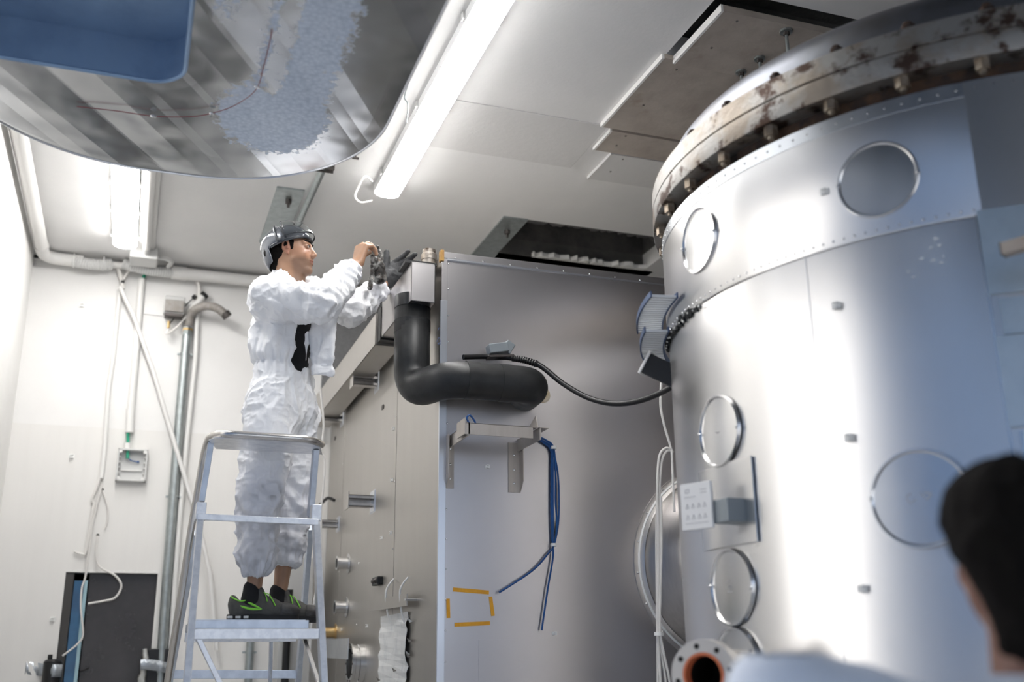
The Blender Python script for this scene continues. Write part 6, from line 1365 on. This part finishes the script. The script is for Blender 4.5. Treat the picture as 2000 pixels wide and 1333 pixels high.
# --- socks and shoes
for an, yaw, sd, col_lab in ((ran, -12, -1, 'near'), (lan, -14, 1, 'far')):
    d = nrm((math.cos(TH(yaw)), math.sin(TH(yaw)), 0)); sside = nrm((d[1], -d[0], 0))                 # sside points toward the camera side
    base = np.array([an[0], an[1], PLZ + 0.003]); B = lambda a, b, z: base + d * a + sside * b + UP * z
    sk = MB(); Fk = Field(base - 0.16, base + np.array([0.2, 0.16, 0.22]), 0.005)
    Fk.cap(B(-0.01, 0, 0.135), B(-0.012, 0, 0.085), 0.037, 0.037, 0.01); Fk.cap(B(-0.012, 0, 0.085), B(0.06, 0, 0.055), 0.038, 0.034, 0.02)
    V, F = Fk.mesh(); mk('sock', V, F, 'sock', root)
    Fs_ = Field(base - np.array([0.22, 0.22, 0.02]), base + np.array([0.30, 0.22, 0.20]), 0.0042); A3 = (d, sside, UP)
    Fs_.ell(B(-0.055, 0, 0.055), A3, (0.048, 0.036, 0.052), 0.01); Fs_.cap(B(-0.04, 0, 0.05), B(0.06, 0, 0.048), 0.038, 0.042, 0.02); Fs_.ell(B(0.115, 0, 0.040), A3, (0.078, 0.047, 0.036), 0.03)
    Fs_.cap(B(0.015, 0, 0.085), B(0.075, 0, 0.062), 0.032, 0.030, 0.025); Fs_.cap(B(0.040, 0, 0.095), B(0.026, 0, 0.128), 0.016, 0.014, 0.012, u=sside, su=1.7)
    Fs_.cap(B(-0.088, 0, 0.075), B(-0.090, 0, 0.098), 0.014, 0.010, 0.02, u=sside, su=1.8)
    Fs_.cap(B(-0.035, 0, 0.105), B(-0.018, 0, 0.16), 0.036, 0.046, 0.008, 'sub'); Fs_.box(B(0.05, 0, -0.01), A3, (0.2, 0.1, 0.032), 0.002, 0.0, 'sub')
    V, F = Fs_.mesh(); V = relax(V, F, 1, 0.5); sh_ = mk('shoe', V, F, 'shoe_grey', root)
    toe = Field(base - 0.02, base + np.array([0.30, 0.22, 0.15]), 0.0045) if False else None
    # sole with a wavy foot print outline
    ol = []
    for i in range(40):
        t = 2 * PI * i / 40; a = 0.042 + 0.150 * math.cos(t); w = 0.046 + 0.006 * math.cos(t) - 0.008 * math.exp(-((a - 0.02) / 0.05) ** 2); ol.append(B(a, w * math.sin(t) * (1 if abs(math.cos(t)) < 0.9 else 0.98), 0.0))
    mb = MB(); mb.prism(ol, UP * 0.030); mb.build('sole', 'shoe_sole', sh_, bevel=0.005)
    for a in (-0.088, -0.055, -0.022): MB().bar(B(a - 0.011, 0.043, 0.016), B(a + 0.011, 0.0455, 0.016), 0.008, 0.010, up=UP).build('sole_window', 'foil_crumpled', sh_, bevel=0.002)
    # toe cap
    Ft_ = Field(base - np.array([0.05, 0.2, 0.0]), base + np.array([0.28, 0.2, 0.12]), 0.0045); Ft_.ell(B(0.118, 0, 0.040), A3, (0.080, 0.0495, 0.038), 0.0); Ft_.box(B(0.045, 0, 0.05), A3, (0.07, 0.1, 0.08), 0.002, 0.008, 'sub'); Ft_.box(B(0.1, 0, -0.01), A3, (0.2, 0.1, 0.036), 0.002, 0.0, 'sub')
    V, F = Ft_.mesh(); V = relax(V, F, 1); mk('toe_cap', V, F, 'shoe_toe', sh_)
    for kk in range(5):
        a = 0.030 + kk * 0.014; z = 0.104 - kk * 0.0075
        for q in (-1, 1): MB().tube(smooth_path([B(a, -q * 0.024, z - 0.010), B(a + 0.004, 0, z + 0.006), B(a + 0.010, q * 0.026, z - 0.012)], 4), 0.0030, 6).build('lace', 'lime', sh_, smooth=True)
    MB().tube(smooth_path([B(0.035, 0.004, 0.110), B(0.045, 0.022, 0.118), B(0.055, 0.036, 0.100), B(0.060, 0.042, 0.080)], 5), 0.0024, 6).build('lace', 'lime', sh_, smooth=True)
    MB().tube(smooth_path([B(0.035, 0.004, 0.110), B(0.060, 0.016, 0.112), B(0.082, 0.036, 0.085), B(0.095, 0.046, 0.062)], 5), 0.0024, 6).build('lace', 'lime', sh_, smooth=True)
    # lime side stripe: slim arrow-like sweep, raised on the outer face
    st_ = [B(-0.052, 0.040, 0.058), B(-0.010, 0.0445, 0.046), B(0.040, 0.0475, 0.042), B(0.030, 0.0455, 0.050), B(-0.002, 0.0425, 0.060), B(-0.018, 0.0405, 0.070)]
    MB().tube(smooth_path([B(-0.050, 0.0385, 0.062), B(-0.010, 0.0430, 0.050), B(0.038, 0.0450, 0.047)], 6), [0.002 + 0.0035 * math.sin(PI * i / 12) for i in range(13)], 6).build('side_stripe', 'lime', sh_, smooth=True)
    MB().tube(smooth_path([B(-0.020, 0.0385, 0.076), B(0.000, 0.0405, 0.068), B(0.040, 0.0450, 0.048)], 6), [0.002 + 0.0030 * math.sin(PI * i / 12) for i in range(13)], 6).build('side_stripe', 'lime', sh_, smooth=True)
    MB().tube(smooth_path([B(-0.095, 0.012, 0.103), B(-0.078, 0.028, 0.092), B(-0.045, 0.036, 0.082), B(0.00, 0.034, 0.094)], 6), 0.003, 6).build('collar_piping', 'lime', sh_, smooth=True)

# ================================================================ THE MAN IN THE FOREGROUND
y2 = 1.30
h2 = aa(at(1978, 1085, y2)); f2 = nrm((0.45, 1.0, 0.05)); r2 = nrm(np.cross(f2, UP)); u2 = np.cross(r2, f2)
bx_, by_ = h2[0], h2[1]
man = thing('person', 'dark-haired man from behind in pale blue coverall, close to the camera at lower right', 'person', (bx_, by_, 0.0))
P2 = None
F2 = Field(h2 - 0.18, h2 + 0.18, 0.005); nk = h2 - UP * 0.20 - f2 * 0.03; P2 = head_field(F2, h2, f2, u2, r2, 1.0, neck=nk)
Vs, Fs, Ts = [], [], []
V, F = F2.mesh(); V = relax(V, F, 1); add_mesh(V, F, 1)
fy = nrm((f2[0], f2[1], 0)); sy_ = nrm(np.cross(fy, UP))
csh = nk - UP * 0.085; shz = csh[2] - 0.03
ls = csh - sy_ * 0.19 + UP * 0.02; rs = csh + sy_ * 0.19 - UP * 0.0
lel2 = aa(at(1530, 1372, y2 + 0.08)); lwr2 = lel2 + np.array([0.10, 0.24, -0.10])
rel2 = rs + sy_ * 0.10 - UP * 0.26; rwr2 = rel2 + fy * 0.24 - UP * 0.03
h_l = hand_parts(lwr2, (0.3, 0.9, -0.2), (0, 0, -1), (1, -0.3, 0), ((0.3, 0.4, 0.3),) * 4, (0.08, 0.02, -0.04, -0.1), ((0.8, 0.6, 0.2), (0.9, 0.3, 0.2), (1, 0.1, 0.2)))
h_r = hand_parts(rwr2, (0, 1, -0.1), (-1, 0, -0.2), (0, 0, 1), ((0.4, 0.5, 0.3),) * 4, (0.08, 0.02, -0.04, -0.1), ((0.8, 0.6, 0.2), (0.9, 0.3, 0.2), (1, 0.1, 0.2)))
for w_, hp2, el2 in ((lwr2, h_l, lel2), (rwr2, h_r, rel2)):
    Fz = Field(w_ - np.array([0.12, 0.12, 0.14]), w_ + np.array([0.16, 0.26, 0.12]), 0.005); Fz.cap(w_ + (el2 - w_) * 0.3, w_, 0.036, 0.028, 0.0); emit_parts(Fz, hp2); V, F = Fz.mesh(); add_mesh(V, F, 1)
hip2 = np.array([bx_, by_ - 0.03, 0.92]); lo = np.array([bx_ - 0.42, by_ - 0.3, 0.02]); hi = np.array([bx_ + 0.42, by_ + 0.35, csh[2] + 0.06])
Fz = Field(lo, hi, 0.014); Fz.cap(hip2, csh - UP * 0.16, 0.10, 0.11, 0.03, u=sy_, su=1.4); Fz.cap(csh - UP * 0.05, csh + UP * 0.03, 0.055, 0.05, 0.02)
for q in (-1, 1):
    hp3 = hip2 + sy_ * q * 0.09; kn3 = np.array([hp3[0] + 0.01, by_ + 0.02, 0.50]); an3 = np.array([hp3[0] + 0.01, by_ - 0.01, 0.08]); Fz.cap(hp3, kn3, 0.075, 0.05, 0.02); Fz.cap(kn3, an3, 0.05, 0.034, 0.02)
V, F = Fz.mesh(); add_mesh(V, F, 1)
mk('body', np.concatenate(Vs), np.concatenate(Fs), 'skin_dark', man)
Fq = Field(h2 - 0.17, h2 + 0.17, 0.006); ax2 = (f2, r2, u2)
Fq.ell(P2(-0.014, 0, 0.048), ax2, (0.122, 0.103, 0.106), 0.0); Fq.cap(P2(-0.05, 0, 0.0), P2(-0.055, 0, -0.120), 0.090, 0.060, 0.03)
Fq.box(P2(0.12, 0, -0.06), ax2, (0.09, 0.2, 0.12), 0.01, 0.01, 'sub'); Fq.box(P2(0.03, 0, -0.11), ax2, (0.05, 0.2, 0.09), 0.01, 0.01, 'sub')
V, F = Fq.mesh(); V += vnormals(V, F) * (0.005 * vnoise(V * 40, 91))[:, None]; mk('hair', V, F, 'hair', man)
lo = np.array([min(lel2[0], bx_) - 0.20, by_ - 0.32, 0.10]); hi = np.array([bx_ + 0.48, by_ + 0.48, csh[2] + 0.14])
Fz = Field(lo, hi, 0.012); Fz.cap(csh - UP * 0.16, csh - UP * 0.42, 0.15, 0.15, 0.03, u=sy_, su=1.4); Fz.cap(csh - UP * 0.42, hip2 - UP * 0.02, 0.145, 0.14, 0.03, u=sy_, su=1.3); Fz.cap(csh - UP * 0.06, csh - UP * 0.12, 0.085, 0.11, 0.04, u=sy_, su=1.8)
for sh3, e3, w3 in ((ls, lel2, lwr2), (rs, rel2, rwr2)): Fz.cap(sh3, e3, 0.085, 0.075, 0.05); Fz.cap(e3, e3 + (w3 - e3) * 0.78, 0.072, 0.055, 0.03)
Fz.cap(csh - UP * 0.02 - fy * 0.01, csh + UP * 0.035 - fy * 0.02, 0.078, 0.074, 0.02); Fz.cap(csh + UP * 0.03, csh + UP * 0.15, 0.060, 0.07, 0.006, 'sub')
for q in (-1, 1):
    hp3 = hip2 + sy_ * q * 0.09; kn3 = np.array([hp3[0] + 0.01, by_ + 0.02, 0.50]); an3 = np.array([hp3[0] + 0.01, by_ - 0.01, 0.16]); Fz.cap(hp3, kn3, 0.12, 0.095, 0.05); Fz.cap(kn3, an3, 0.095, 0.08, 0.02)
V, F = Fz.mesh(); V = relax(V, F, 1); V += vnormals(V, F) * (0.012 * (ridge(vnoise(V * 8, 95)) - 0.5))[:, None]; mk('coverall', V, F, 'tyvek_blue', man)
Fz = Field(csh - 0.22, csh + 0.22, 0.008); Fz.cap(csh - UP * 0.04, csh + UP * 0.055, 0.088, 0.066, 0.03, u=sy_, su=1.15); Fz.cap(csh + UP * 0.05, csh + UP * 0.16, 0.058, 0.058, 0.004, 'sub'); V, F = Fz.mesh(); mk('shirt_collar', V, F, 'shirt_plum', man)
for q in (-1, 1):
    bs = np.array([bx_ + q * 0.09 * sy_[0] + 0.01, by_ + q * 0.09 * sy_[1], 0.0]); Fz = Field(bs - np.array([0.1, 0.15, 0.0]), bs + np.array([0.1, 0.25, 0.16]), 0.007)
    Fz.cap(bs + np.array([0, -0.04, 0.05]), bs + np.array([0, 0.05, 0.05]), 0.045, 0.045, 0.02); Fz.ell(bs + np.array([0, 0.11, 0.04]), (np.array([1, 0, 0]), np.array([0, 1, 0]), UP), (0.05, 0.09, 0.04), 0.02); Fz.cap(bs + np.array([0, -0.03, 0.06]), bs + np.array([0, -0.03, 0.13]), 0.044, 0.044, 0.02)
    Fz.D[:, :, 0:2] = np.maximum(Fz.D[:, :, 0:2], 0.001); V, F = Fz.mesh(); mk('shoe', V, F, 'shoe_grey', man)
